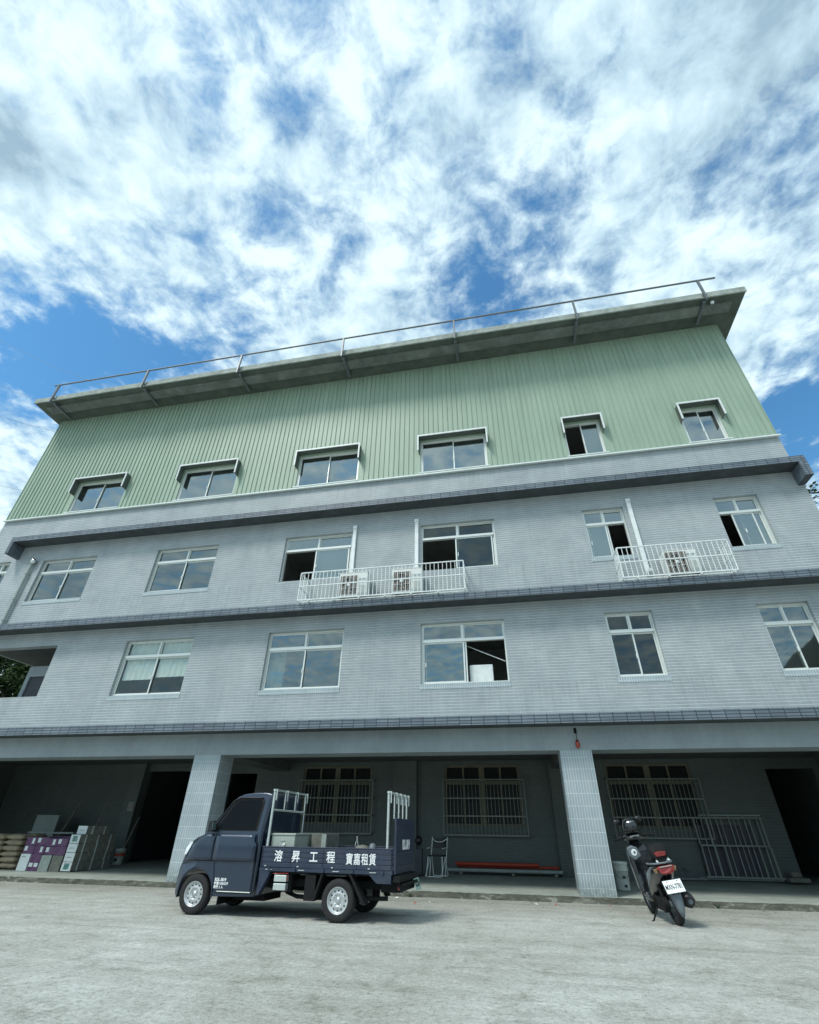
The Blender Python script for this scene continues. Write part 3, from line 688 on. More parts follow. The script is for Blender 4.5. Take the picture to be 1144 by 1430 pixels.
def hills():
    m = MB(); nx, ny = 70, 14; vs = []
    rr = random.Random(5); ph = [(rr.uniform(.5, 3), rr.uniform(0, 6.3), rr.uniform(.2, 1)) for _ in range(8)]
    for j in range(ny + 1):
        for i in range(nx + 1):
            a = -1.1 + 2.9 * i / nx   # angle from -y towards +x
            r = 110 + 16 * j
            h = 62 * math.exp(-((a - .60) / .28) ** 2) + 44 * math.exp(-((a - 1.35) / .3) ** 2) + 6 + sum(k * 1.5 * math.sin(f * 6 * a + p) for f, p, k in ph)
            prof = math.sin(math.pi * min(1, j / 8) * .5) * (1 - max(0, j - 8) / 10)
            vs.append((r * math.sin(a), -r * math.cos(a), max(-.5, h * prof + rr.uniform(-1, 1) * (j > 0) - (.6 if j == 0 else 0))))
    m.add(vs, [(j * (nx + 1) + i, j * (nx + 1) + i + 1, (j + 1) * (nx + 1) + i + 1, (j + 1) * (nx + 1) + i) for j in range(ny) for i in range(nx)], 0, True)
    tag(m.build('hills', 'hill', recalc=False), kind='structure')
hills()

# ------------------------------------------------------------ trees
def tree(loc, h, cr, label, seed, leaves=7000, mat='leaf', trunk_lean=(0, 0), leafsize=.13, cz=.62, group=None):
    rr = random.Random(seed); root = empty('tree', loc, label, 'tree', 0, group)
    t = MB(); top = Vector((trunk_lean[0], trunk_lean[1], h * .75))
    pts = [Vector((0, 0, -.1)) + (top * k / 6) + Vector((rr.uniform(-.1, .1), rr.uniform(-.1, .1), 0)) * (k > 0) for k in range(7)]
    t.tube(pts, [.26 * h / 9 * (1 - .12 * k) for k in range(7)], 9)
    tips = []
    for k in range(26):
        b = pts[rr.randint(2, 6)]; ang = rr.uniform(0, 6.28); el = rr.uniform(.1, 1.0); ln = cr * rr.uniform(.55, 1.05)
        d = Vector((math.cos(ang) * math.cos(el), math.sin(ang) * math.cos(el), math.sin(el)))
        p1 = b + d * ln * .5 + Vector((0, 0, .1)); p2 = b + d * ln + Vector((0, 0, rr.uniform(-.3, .4)))
        t.tube([b, p1, p2], [.07, .04, .012], 5); tips += [p1, p2, (p1 + p2) / 2]
        for q in range(2):
            d2 = (d + Vector((rr.uniform(-1, 1), rr.uniform(-1, 1), rr.uniform(-.6, .8))) * .8).normalized(); e = p1 + d2 * ln * .45
            t.tube([p1, e], [.025, .008], 4); tips.append(e)
    t.build('trunk', 'bark', root)
    m = MB(); per = leaves // len(tips)
    for c in tips:
        rad = cr * rr.uniform(.16, .30)
        for q in range(per):
            while True:
                u = Vector((rr.uniform(-1, 1), rr.uniform(-1, 1), rr.uniform(-1, 1)))
                if u.length < 1: break
            p = c + Vector((u.x, u.y, u.z * .7)) * rad; s_ = leafsize * rr.uniform(.6, 1.3)
            a = Vector((rr.uniform(-1, 1), rr.uniform(-1, 1), rr.uniform(-.5, .5))).normalized(); b = a.cross(Vector((rr.uniform(-1, 1), rr.uniform(-1, 1), 1))).normalized()
            m.add([p, p + a * s_ * .5 + b * s_ * .25, p + a * s_, p + a * s_ * .5 - b * s_ * .25], [(0, 1, 2, 3)])
    m.build('crown', mat, root, recalc=False)
tree((13.9, 4.0, 0), 15.6, 2.7, 'leafy tree rising behind the right end of the building', 4, 9000, 'leaf', (.3, 0), .16)
tree((-21.5, 7.0, 0), 10.6, 3.3, 'green tree seen through the open left end of the second floor, nearer one', 5, 24000, 'leaf', leafsize=.24, group='trees beyond the left end')
tree((-27.0, 12.5, 0), 10.5, 3.6, 'green tree seen through the open left end of the second floor, farther one', 6, 24000, 'leaf2', leafsize=.28, group='trees beyond the left end')
tree((-25.5, 9.0, 0), 12.6, 3.8, 'tallest tree behind the open left end of the second floor', 12, 22000, 'leaf2', leafsize=.28, group='trees beyond the left end')
tree((-24.5, 16.5, 0), 10.0, 3.6, 'dark green tree behind the building seen through the second floor opening', 8, 20000, 'leaf2', leafsize=.3, group='trees beyond the left end')

# overhead cables
for (p, q, sag, lb) in (((-92, 30, 71.2), (-40, 30, 46), 1.5, 'second overhead cable from the top left of the sky'), ((-92, 30, 64.2), (-40, 30, 43.5), 1.5, 'third overhead cable from the top left of the sky'),
                    ((-92, 30, 50.5), (-40, 30, 34), 1.2, 'lowest overhead cable left of the green storey'), ((-92, 30, 81), (-40, 30, 51), 1.5, 'topmost overhead cable left of the roof')):
    P = [Vector(p).lerp(Vector(q), k / 10) - Vector((0, 0, sag * 4 * (k / 10) * (1 - k / 10))) for k in range(11)]
    tag(MB().tube(P, .022, 5).build('overhead_cable', 'rail'), lb, 'cable', 'overhead cables in the sky at left')

# ------------------------------------------------------------ small truck
TA = Vector((-2.90, -4.03, 0)); TN = Vector((.054, .99854, 0)); HW = .715
tr = empty('small_truck', TA + TN * HW, 'dark blue flatbed truck with white lettering, parked in the yard before the left tiled pillar', 'truck', math.atan2(.054, -.99854))
def arc(cx, cz, r, a0, a1, n=10): return [(cx + r * math.cos(R(a0 + (a1 - a0) * k / n)), cz + r * math.sin(R(a0 + (a1 - a0) * k / n))) for k in range(n + 1)]
BELT = 1.13
def hw(x, z):
    w = HW
    if z > BELT: w -= (z - BELT) * .20
    if x > 2.70: w -= (x - 2.70) * .26 + max(0, x - 2.9) * .35
    return w
lower = [(1.50, .27), (2.27, .25)] + arc(2.60, .27, .345, 178, 8, 10) + [(2.985, .20), (3.055, .26), (3.085, .40), (3.075, .60), (3.02, .70), (2.985, .80), (2.93, .90), (2.86, .985), (2.76, 1.045), (2.63, 1.09), (2.55, BELT), (1.475, BELT)]
upper = [(1.475, BELT), (2.55, BELT), (2.48, 1.22), (2.33, 1.43), (2.20, 1.605), (2.13, 1.67), (2.02, 1.71), (1.80, 1.735), (1.58, 1.735), (1.47, 1.71), (1.445, 1.66)]
def side_fill(poly, s):
    return [(x, s * hw(x, z), z) for x, z in poly]
b = MB()
from mathutils.geometry import tessellate_polygon
for s in (1, -1):
    for poly in (lower, upper):
        vs = side_fill(poly, s); tri = tessellate_polygon([[Vector((x, z, 0)) for x, z in poly]])
        b.add(vs, [tuple(t_) if s > 0 else tuple(reversed(t_)) for t_ in tri])
outline = lower[:-1] + upper[2:] + [(1.475, BELT)]
n = len(outline)
for i in range(n):
    (x0, z0), (x1, z1) = outline[i], outline[(i + 1) % n]; ys = [-1, -.55, 0, .55, 1]
    for k in range(4):
        def pt(x, z, q):
            bow = .05 * (1 - q * q) if x > 2.1 else 0
            return (x + bow, q * hw(x, z), z + (.025 * (1 - q * q) if z > 1.6 else 0))
        b.add([pt(x0, z0, ys[k]), pt(x1, z1, ys[k]), pt(x1, z1, ys[k + 1]), pt(x0, z0, ys[k + 1])], [(0, 1, 2, 3)])
cab = b.build('cab', 'paint', tr, weld=True, bevel=.022, seg=3, smooth=False)
for p in cab.data.polygons: p.use_smooth = True
try: cab.data.set_sharp_from_angle(angle=R(40))
except Exception: pass
def on_side(x, z, d, s=1): return (x, s * (hw(x, z) + d), z)
def side_poly(name, poly, mat, d, parent, s=1, th=.012):
    m = MB(); n = len(poly)
    vs = [on_side(x, z, d, s) for x, z in poly] + [on_side(x, z, d - th, s) for x, z in poly]
    m.add(vs, [tuple(range(n)), tuple(range(n, 2 * n))[::-1]] + [(i, (i + 1) % n, n + (i + 1) % n, n + i) for i in range(n)])
    return m.build(name, mat, parent)
for s in (1, -1):
    door = side_poly('door', [(1.545, .31), (2.20, .31), (2.25, .40), (2.275, .55), (2.33, .68), (2.345, 1.10), (1.60, 1.10), (1.55, .9)], 'paint', .006, tr, s)
    side_poly('window_seal', [(1.60, 1.155), (2.445, 1.155), (2.175, 1.60), (2.09, 1.645), (1.62, 1.655), (1.575, 1.60)], 'blackmatt', .004, tr, s)
    for nm_, par_, xa, xb in (('upper_panel', door, lambda z: 1.60 if z > 1.0 else 1.55, lambda z: 2.338), ('wing_panel', None, lambda z: 2.358, lambda z: {0: 2.90, 1: 2.885, 2: 2.87, 3: 2.845, 4: 2.80, 5: 2.75, 6: 2.68, 7: 2.60, 8: 2.50}[round((z - .735) / .046)])):
        mm_ = MB(); vs = []; zz = [.735 + .046 * k for k in range(9)]
        for z in zz:
            tt = (z - .80) / .32; d = .006 + .022 * math.sqrt(max(0, 1 - tt * tt)) if z > .78 else .026
            for k in range(9):
                x = xa(z) + (xb(z) - xa(z)) * k / 8; vs.append(on_side(x, z, d - (.012 if k == 8 and nm_ == 'wing_panel' else 0), s))
        mm_.add(vs, [(j * 9 + k, j * 9 + k + 1, (j + 1) * 9 + k + 1, (j + 1) * 9 + k) for j in range(8) for k in range(8)], 0, True)
        po_ = mm_.build(nm_, 'paint', par_ or tr, recalc=False); sd_ = po_.modifiers.new('solid', 'SOLIDIFY'); sd_.thickness = .02; sd_.offset = 1 if s < 0 else -1
        if nm_ == 'upper_panel': sd_.offset = 1 if s < 0 else -1
    g = side_poly('side_window', [(1.645, 1.175), (2.39, 1.175), (2.145, 1.575), (2.075, 1.615), (1.655, 1.625), (1.615, 1.56)], 'carglass', .009, tr, s)
    # door seams, handle, sill strip, crease
    m = MB()
    def strip(pts, w, d, mb):
        pp = [Vector(on_side(x, z, d, s)) for x, z in pts]; mb.tube(pp, w, 5)
    strip([(2.28, .56), (2.345, .69), (2.35, 1.1)], .004, .006, m); strip([(1.538, .31), (1.54, .9), (1.585, 1.12)], .004, .006, m); strip([(1.54, .305), (2.2, .305), (2.26, .4), (2.28, .56)], .004, .006, m)
    m.build('seam', 'blackmatt', door)
    m = MB(); m.box(1.69, 1.81, s * (HW + .02), s * (HW + .042), .985, 1.01); m.box(1.70, 1.80, s * (HW + .02), s * (HW + .040), .935, .945); m.box(1.685, 1.815, s * (HW + .003), s * (HW + .027), .925, 1.02, 1)
    m.build('handle', ['chrome', 'blackmatt'], door, bevel=.004)
    m = MB(); strip([(2.16, .322), (1.55, .322)], .008, .012, m); m.build('sill_strip', 'galv', door)
    fp = side_poly('fender', [(2.315, .725), (2.60, .728), (2.90, .722), (2.985, .66), (3.02, .42), (3.01, .30)] + arc(2.60, .27, .362, 2, 172, 14) + [(2.27, .55)], 'paint', .020, tr, s, .03)
    md = fp.modifiers.new('bevel', 'BEVEL'); md.width = .016; md.segments = 3; md.limit_method = 'ANGLE'
    dp_ = side_poly('lower_panel', [(1.555, .335), (2.19, .335), (2.235, .41), (2.262, .56), (2.295, .725), (1.555, .742)], 'paint', .020, door, s, .02)
    md = dp_.modifiers.new('bevel', 'BEVEL'); md.width = .012; md.segments = 3; md.limit_method = 'ANGLE'
    # flared arch lip
    m = MB(); m.tube([Vector(on_side(x, z, .004, s)) for x, z in arc(2.60, .27, .352, 186, 2, 16)], .013, 6); m.build('arch_lip', 'paint', tr)
    m = MB(); m.tube([Vector(on_side(x, z, .012, s)) for x, z in [(1.63, 1.655), (2.08, 1.655), (2.19, 1.61), (2.47, 1.17)]], .011, 6); m.build('rain_visor', 'black', tr)
    # head lamp
    m = MB(); P = [(2.975, .80), (2.93, .90), (2.86, .985), (2.79, .985), (2.84, .89), (2.90, .80)]
    k = len(P); vs = [Vector((x + .022, s * (hw(x, z) + .012), z)) for x, z in P] + [Vector((x + .03 + .03 * i_, s * (hw(x, z) - .20), z)) for i_, (x, z) in zip([0, 0, 0, 0, 0, 0], P)]
    vs = [Vector((v.x, v.y, v.z)) for v in vs]
    m.add(vs, [tuple(range(k)), tuple(range(k, 2 * k))[::-1]] + [(i, (i + 1) % k, k + (i + 1) % k, k + i) for i in range(k)])
    m.build('headlight', 'headlight', tr, bevel=.006)
    # mirror
    m = MB(); m.box(2.40, 2.47, s * (HW + .02), s * (HW + .15), 1.14, 1.30); m.tube([(2.45, s * (HW - .03), 1.15), (2.44, s * (HW + .05), 1.18)], .016, 6)
    mo = m.build('wing_mirror', 'black', tr, bevel=.02); MB().box(2.392, 2.398, s * (HW + .035), s * (HW + .14), 1.16, 1.285).build('mirror_glass', 'mirror', mo)
# quarter vertical grooves behind door
m = MB()
for x in (1.515, 1.49): m.tube([(x, .742, .32), (x - .004, .742, 1.1), (x - .03, .742 - .11, 1.66)], .004, 5)
m.build('body_seam', 'blackmatt', tr)
# windscreen, grille, bumper, wiper
m = MB(); q = [(2.565, 1.125), (2.20, 1.625)]
vs = [(q[0][0] + .055, -.63, q[0][1]), (q[0][0] + .10, 0, q[0][1]), (q[0][0] + .055, .63, q[0][1]), (q[1][0] + .05, .55, q[1][1]), (q[1][0] + .085, 0, q[1][1]), (q[1][0] + .05, -.55, q[1][1])]
m.add(vs, [(0, 1, 4, 5), (1, 2, 3, 4)]); m.build('windscreen', 'carglass', tr, recalc=False)
m = MB()
for z in (.70, .73, .76): m.box(3.06, 3.115, -.38, .38, z, z + .012)
m.box(3.10, 3.15, -.30, .30, .30, .42); m.build('grille', 'blackmatt', tr)
MB().box(3.13, 3.142, -.17, .17, .47, .56).build('front_plate', 'plategreen', tr)
m = MB(); m.tube([(2.62, -.3, 1.12), (2.60, .2, 1.18)], .008, 5); m.tube([(2.62, .1, 1.12), (2.60, .5, 1.16)], .008, 5); m.build('wiper', 'blackmatt', tr)
# chassis and underbody
m = MB(); m.box(-.80, 2.3, -.38, -.30, .40, .50); m.box(-.80, 2.3, .30, .38, .40, .50)
for x in (-.78, -.2, .7, 1.4): m.box(x, x + .07, -.299, .299, .41, .49)
m.box(1.5, 2.2, -.66, .66, .29, .40); m.box(-.82, 1.42, -.66, .66, .585, .615)
m.lathe([(.07, -.55), (.07, .55)], 10, axis='y', mat=Matrix.Translation((.04, 0, .27))); m.lathe([(.14, -.08), (.14, .08)], 12, axis='y', mat=Matrix.Translation((.04, 0, .27)))
m.lathe([(.05, -.55), (.05, .55)], 10, axis='y', mat=Matrix.Translation((2.60, 0, .27)))
m.tube([(.1, -.2, .30), (1.7, -.1, .36)], .035, 8); m.box(.25, .75, -.25, .30, .27, .46); m.box(2.16, 2.18, -.64, .64, .14, .288); m.box(1.5, 2.1, -.3, .3, .18, .285); m.tube([(1.2, .1, .3), (.9, .35, .27), (.6, .45, .27), (-.7, .45, .3)], .03, 8)  # full-width dark plate behind the front wheels added as shade under the cab
m.box(.44, .62, .42, .69, .25, .58); m.box(-.9, -.6, -.5, .5, .38, .52)
m.build('chassis', 'blackmatt', tr)
m = MB(); m.box(.95, 1.17, .60, .70, .475, .565); m.box(.95, 1.17, .60, .70, .365, .455); to = m.build('toolbox', 'galv', tr, bevel=.008)
m = MB(); m.box(.90, 1.2, .50, .599, .34, .585); m.build('toolbox_bracket', 'blackmatt', to)
m = MB(); m.tube([(1.19, .70, .58), (.93, .70, .59), (.93, .70, .50)], .006, 6); m.build('battery_cable', 'lampred', to)
# bed
m = MB(); m.box(-.82, 1.42, -.70, .70, .62, .66)
for x in (-.7, -.2, .3, .8, 1.25): m.box(x, x + .04, .701, .735, .615, .665)
m.build('bed_floor', 'paintflat', tr)
for s in (1, -1):
    m = MB(); y0 = HW - .03
    for k in range(4):
        z = .668 + k * .066; m.box(-.83, 1.44, s * y0, s * (HW + .005), z, z + .058); m.box(-.83, 1.44, s * y0, s * (HW - .004), z + .058, z + .066)
    m.box(-.84, 1.45, s * (y0 - .003), s * (HW + .008), .932, .948)
    so = m.build('side_board', 'paintflat', tr, bevel=.003)
    m = MB()
    for x in (1.42, .90, .33, -.25, -.82): m.box(x - .004, x + .004, s * (HW + .001), s * (HW + .007), .67, .93)
    m.build('board_joint', 'blackmatt', so)
    m = MB(); m.box(-.84, 1.45, s * (HW - .06), s * (HW - .002), .612, .662); rail_ = m.build('bed_rail', 'paintflat', tr)
    m = MB()
    for x in (1.28, .70, .10, -.52): m.box(x - .055, x + .055, s * (HW - .001), s * (HW + .006), .630, .640); m.box(x + .05, x + .08, s * (HW + .006), s * (HW + .012), .675, .69)
    m.build('latch', 'galv', rail_)
# head board
m = MB(); m.box(1.40, 1.435, -.66, .66, .665, 1.05)
for k in range(10): m.box(1.39, 1.399, -.6 + k * .13, -.56 + k * .13, .68, 1.04)
m.build('head_board', 'paintflat', tr)
def rack(X, y0, y1, zt, zm, name, cols, zlow):
    m = MB(); r = .016
    m.tube([(X, y0, .95), (X, y0, zt)], .022, 8); m.tube([(X, y1, zlow), (X, y1, zt)], r, 8)
    m.box(X - .02, X + .02, min(y0, y1) - .03, max(y0, y1) + .03, zt, zt + .03)
    if zm: m.tube([(X, y0, zm), (X, y1, zm)], r, 8)
    for yy in cols: m.tube([(X, yy, zm or zlow), (X, yy, zt)], .014, 7)
    for yy in [y0, *cols, y1]: m.box(X - .052, X - .036, yy - .012, yy + .012, zt - .14, zt + .03); m.box(X - .036, X - .02, yy - .012, yy + .012, zt + .005, zt + .03)
    return m.build(name, 'galv', tr)
rack(1.37, .70, -.60, 1.755, 1.47, 'front_rack', (.27, -.17), .95)
rack(-.74, .69, -.50, 1.715, None, 'rear_rack', (.33, .05, -.23), 1.36)
# tail board standing upright
m = MB(); m.box(-.885, -.855, -.52, .69, .62, 1.36)
for z in (.70, .88, 1.06, 1.24): m.box(-.894, -.8851, -.50, .67, z, z + .025)
m.box(-.8549, -.845, -.50, .67, 1.30, 1.34)
tb = m.build('tail_board', 'paintflat', tr, bevel=.003)
text('tail_number', 'RDL-3819', .185, basis((-.8965, .10, .99), (0, -1, 0), (0, 0, 1)), 'letter', tb, .006, xs=.62)
m = MB(); m.box(-.95, -.84, -.52, .68, .52, .60); m.tube([(-.86, .60, .56), (-.98, .58, .40)], .025, 7); m.tube([(-.86, -.46, .56), (-.96, -.45, .40)], .025, 7)
m.box(-.97, -.86, -.47, .58, .46, .50); m.build('tail_lift', 'blackmatt', tr)
for s in (1, -1):
    MB().box(-.94, -.90, s * .46, s * .60, .42, .50).build('tail_light', 'red', tr, bevel=.006)
    # mud guards
    MB().prism([(-.12, .61), (-.16, .61), (-.42, .24), (-.36, .24)], lambda u, v, w: (u, w, v), s * .54, s * .72).build('mud_flap', 'blackmatt', tr)
    MB().prism([(.31, .61), (.34, .61), (.46, .27), (.42, .27)], lambda u, v, w: (u, w, v), s * .54, s * .72).build('mud_flap', 'blackmatt', tr)
    MB().prism([(-.46, .61), (-.82, .61), (-.82, .50), (-.60, .50), (-.56, .52)], lambda u, v, w: (u, w, v), s * .60, s * .715).build('rear_valance', 'paintflat', tr)
    MB().prism([(1.24, .61), (1.44, .61), (1.44, .30), (1.41, .30)], lambda u, v, w: (u, w, v), s * .60, s * .715).build('front_valance', 'paintflat', tr)
rp = MB().box(-1.075, -1.07, -.17, .17, -.08, .08, mat=None)
rpm = MB(); mt_ = Matrix.Translation((-.97, -.42, .44)) @ Matrix.Rotation(R(22), 4, 'Y')
rpm.box(-.004, .004, -.17, .17, -.085, .085, mat=mt_); rpo = rpm.build('rear_plate', 'plategreen', tr)
text('plate_text', 'RDL-3819', .10, mt_ @ basis((-.0055, 0, -.01), (0, -1, 0), (0, 0, 1)), 'ink', rpo, .002, xs=.72)
# wheels
def wheel(x, s):
    w = empty('wheel', (x, s * (HW - .085), .272), None, None); w.parent = tr; 
    pr = [(.172, -.075), (.200, -.082), (.245, -.080), (.264, -.066), (.272, -.045), (.272, .045), (.264, .066), (.245, .080), (.200, .082), (.172, .075)]
    t_ = MB(); t_.lathe(pr, 40, axis='y', cap=False)
    for k in range(40):
        a = 2 * math.pi * k / 40
        if k % 1 == 0: t_.box(-.004, .004, -.06, .06, .268, .2745, mat=Matrix.Rotation(a, 4, 'Y'))
    t_.build('tyre', 'tyre', w)
    o = s
    rm = MB(); rm.lathe([(.175, o * .070), (.168, o * .074), (.158, o * .066), (.150, o * .040), (.138, o * .034), (.100, o * .046), (.078, o * .052), (.070, o * .040), (.045, o * .038), (.001, o * .040)], 36, axis='y', cap=False)
    rm.lathe([(.172, -o * .06), (.172, o * .06)], 24, axis='y', cap=False); rm.lathe([(.172, -o * .05), (.001, -o * .045)], 24, axis='y'); rmo = rm.build('rim', 'rim', w)
    hl = MB()
    for k in range(12):
        a = 2 * math.pi * k / 12
        hl.lathe([(.0115, o * .0), (.001, o * .001)], 10, axis='y', mat=Matrix.Translation((.121 * math.cos(a), o * .0435, .121 * math.sin(a))) )
    hl.build('rim_hole', 'blackmatt', rmo)
    hb = MB(); hb.lathe([(.040, o * .038), (.036, o * .056), (.001, o * .060)], 18, axis='y')
    for k in range(4):
        a = math.pi / 4 + math.pi * k / 2; hb.lathe([(.008, o * .040), (.007, o * .052), (.001, o * .053)], 6, axis='y', mat=Matrix.Translation((.058 * math.cos(a), 0, .058 * math.sin(a))))
    hb.build('hub', 'chrome', rmo)
    lg = MB()
    for k in range(3):
        a = math.pi / 2 + 2 * math.pi * k / 3; d = Vector((math.cos(a), 0, math.sin(a))); e_ = Vector((-math.sin(a), 0, math.cos(a)))
        P = [Vector((0, o * .0615, 0)) + v for v in (d * .003, d * .014 + e_ * .007, d * .026, d * .014 - e_ * .007)]
        lg.add(P, [(0, 1, 2, 3)])
    lg.build('emblem', 'rim', rmo, recalc=False)
for x in (.04, 2.60):
    for s in (1, -1): wheel(x, s)
# lettering
YS = HW + .0065
sb = [o for o in tr.children if o.name.startswith('side_board')][0]
for ch, x in (('溶', 1.13), ('昇', .815), ('工', .50), ('程', .20)):
    text('lettering', ch, .165, basis((x, YS, .805), (-1, 0, 0), (0, 0, 1)), 'letter', sb, .0, xs=.92, thick=.0032)
for ch, x in (('寶', -.12), ('嘉', -.25), ('租', -.38), ('賃', -.51)):
    text('lettering', ch, .16, basis((x, YS, .79), (-1, 0, 0), (0, 0, 1)), 'letter', sb, .0, xs=.76, thick=.0022)
dr = [o for o in tr.children if o.name.startswith('door')][0]
text('door_lettering', 'RDL-3819', .060, basis((2.12, HW + .0215, .475), (-1, 0, 0), (0, 0, 1)), 'letter', dr, .002, xs=.85)
text('door_lettering', '載重1300公斤', .044, basis((2.095, HW + .0215, .425), (-1, 0, 0), (0, 0, 1)), 'letter', dr, .0012)
text('door_lettering', '限乘 2 人', .044, basis((2.14, HW + .0215, .378), (-1, 0, 0), (0, 0, 1)), 'letter', dr, .0012)

def on_truck(o): o.matrix_world = tr_m @ o.matrix_world
tr_m = Matrix.Translation(tr.location) @ Matrix.Rotation(math.atan2(.054, -.99854), 4, 'Z')
def tempty(name, p, label, cat, rz=0, group=None):
    loc = tr_m @ Vector(p); return empty(name, loc, label, cat, tr_m.to_euler().z + rz, group)
tb1 = tempty('tool_chest', (1.12, .02, .66), 'long grey green metal tool chest lying across the truck bed behind the cab', 'tool chest')
MB().box(-.21, .22, -.60, .62, 0, .44).build('chest_body', 'boxmetal', tb1, bevel=.006)
MB().box(-.222, .232, -.61, .632, .442, .472).build('lid', 'boxmetal', tb1, bevel=.005)
m = MB(); m.box(-.04, .06, .621, .635, .27, .31); m.box(-.03, .05, .621, .630, .36, .38); m.tube([(-.05, .63, .33), (-.03, .65, .31), (.05, .65, .31), (.07, .63, .33)], .006, 5); m.build('latch', 'chrome', tb1)
tb2 = tempty('tool_box', (.72, -.25, .66), 'smaller grey metal box with a pale corner next to the tool chest on the truck', 'tool box')
MB().box(-.14, .14, -.32, .32, 0, .47).build('box_body', 'cartonbrown', tb2, bevel=.006); MB().box(-.145, -.06, .30, .33, .15, .46).build('corner_plate', 'boxmetal', tb2)
c_ = tempty('pump', (-.05, -.1, .66), 'dark pump with a pale round housing lying in the truck bed', 'pump')
MB().lathe([(.001, -.12), (.10, -.11), (.12, 0), (.10, .11), (.001, .12)], 18, axis='x', mat=Matrix.Translation((0, 0, .20))).build('housing', 'cartonbrown', c_)
MB().box(-.2, .12, -.10, .10, 0, .085).tube([(.1, 0, .2), (.3, 0, .22), (.36, .05, .10), (.3, .2, .05)], .022, 7).build('base', 'blackmatt', c_)
MB().lathe([(.001, -.11), (.06, -.10), (.07, .0), (.05, .08), (.001, .1)], 14, mat=Matrix.Translation((-.22, .1, .25))).build('motor', 'scgrey', c_)
c_ = tempty('work_lamp', (.22, -.56, .948), 'small pale clamp hanging on the far board of the truck bed', 'clamp')
MB().tube([(-.03, 0, .0), (0, 0, .12), (.03, 0, .0)], .008, 5).lathe([(.001, .12), (.015, .135), (.001, .15)], 8).build('clamp_legs', 'galv', c_)

# ------------------------------------------------------------ scooter
SCL = 1.10
SC = Matrix.Translation((2.29, -2.63, 0)) @ Matrix.Rotation(R(94), 4, 'Z') @ Matrix.Rotation(R(-9), 4, 'X') @ Matrix.Scale(SCL, 4)
sc = empty('scooter', SC.translation, 'black scooter leaning on its side stand, seen from behind beside the right pillar', 'scooter', rot=SC.to_euler()); sc.scale = (SCL,) * 3
def swheel(x, r, w_):
    w = empty('wheel', (x, 0, r), None, None); w.parent = sc
    MB().lathe([(r * .62, -w_ * .4), (r * .80, -w_ * .5), (r * .93, -w_ * .42), (r, -w_ * .18), (r, w_ * .18), (r * .93, w_ * .42), (r * .80, w_ * .5), (r * .62, w_ * .4)], 36, axis='y', cap=False).build('tyre', 'tyre', w)
    m = MB(); m.lathe([(r * .64, -.03), (r * .60, -.03), (r * .58, 0), (r * .60, .03), (r * .64, .03)], 28, axis='y', cap=False)
    for k in range(5): m.box(-.02, .02, -.018, .018, .02, r * .62, mat=Matrix.Rotation(2 * math.pi * k / 5, 4, 'Y'))
    m.lathe([(.05, -.05), (.05, .05)], 14, axis='y'); m.build('rim', 'scgrey', w)
swheel(0, .235, .11); swheel(1.26, .235, .10)
def loft(secs, name, mat, parent, seg=16, sub=0):
    """secs: list of (x, zc, half width, half height, squareness)"""
    m = MB(); vs = []
    for (x, zc, a, c, e) in secs:
        for k in range(seg):
            t = 2 * math.pi * k / seg; ct, st = math.cos(t), math.sin(t)
            vs.append((x, a * math.copysign(abs(ct) ** e, ct), zc + c * math.copysign(abs(st) ** e, st)))
    n = len(secs); m.add(vs, [(i * seg + k, i * seg + (k + 1) % seg, (i + 1) * seg + (k + 1) % seg, (i + 1) * seg + k) for i in range(n - 1) for k in range(seg)], 0, True)
    m.add(vs[:seg], [tuple(range(seg))]); m.add(vs[-seg:], [tuple(range(seg))[::-1]])
    return m.build(name, mat, parent, sub=sub, weld=True)
loft([(-.30, .66, .03, .03, .8), (-.26, .655, .10, .055, .8), (-.12, .63, .135, .10, .75), (.10, .57, .15, .16, .7), (.35, .50, .15, .20, .7), (.50, .44, .14, .20, .7), (.56, .36, .13, .13, .7)], 'rear_body', 'scblack', sc)
loft([(-.16, .735, .09, .03, .8), (-.05, .76, .12, .045, .75), (.18, .765, .135, .05, .7), (.30, .755, .13, .045, .7), (.40, .735, .11, .05, .7), (.55, .72, .09, .045, .7), (.62, .70, .05, .03, .7)], 'seat', 'blackmatt', sc)
loft([(.50, .29, .13, .05, .6), (.62, .27, .15, .045, .6), (.86, .28, .15, .05, .6), (.98, .33, .13, .08, .7)], 'floor_board', 'scblack', sc)
loft([(.90, .36, .12, .10, .7), (.96, .55, .17, .16, .7), (.99, .74, .18, .15, .7), (1.02, .90, .13, .09, .7), (1.06, .98, .08, .04, .8)], 'front_shield', 'scblack', sc)
MB().prism([(.88, .30), (1.10, .34), (1.12, .60), (1.10, .90), (1.02, .98), (.95, .86), (.93, .55)], lambda u, v, w: (u, w, v), -.17, .17).build('leg_shield', 'scblack', sc, bevel=.05, seg=4)
loft([(1.02, .46, .07, .02, .8), (1.12, .50, .075, .03, .8), (1.28, .515, .075, .028, .8), (1.46, .46, .06, .02, .8), (1.52, .38, .04, .01, .8)], 'front_fender', 'scblack', sc)
m = MB(); m.tube([(1.26, .055, .235), (1.20, .05, .5), (1.08, .0, .8)], .018, 7); m.tube([(1.26, -.055, .235), (1.20, -.05, .5), (1.08, .0, .8)], .018, 7); m.build('fork', 'scgrey', sc)
loft([(.86, 1.045, .05, .02, .8), (.92, 1.06, .15, .045, .8), (1.02, 1.06, .16, .06, .8), (1.10, 1.03, .10, .05, .8), (1.14, 1.0, .04, .02, .8)], 'handlebar_cowl', 'scblack', sc)
m = MB()
for s in (1, -1): m.tube([(.98, s * .12, 1.06), (.95, s * .22, 1.07), (.90, s * .34, 1.05)], .017, 8)
m.build('grip', 'blackmatt', sc)
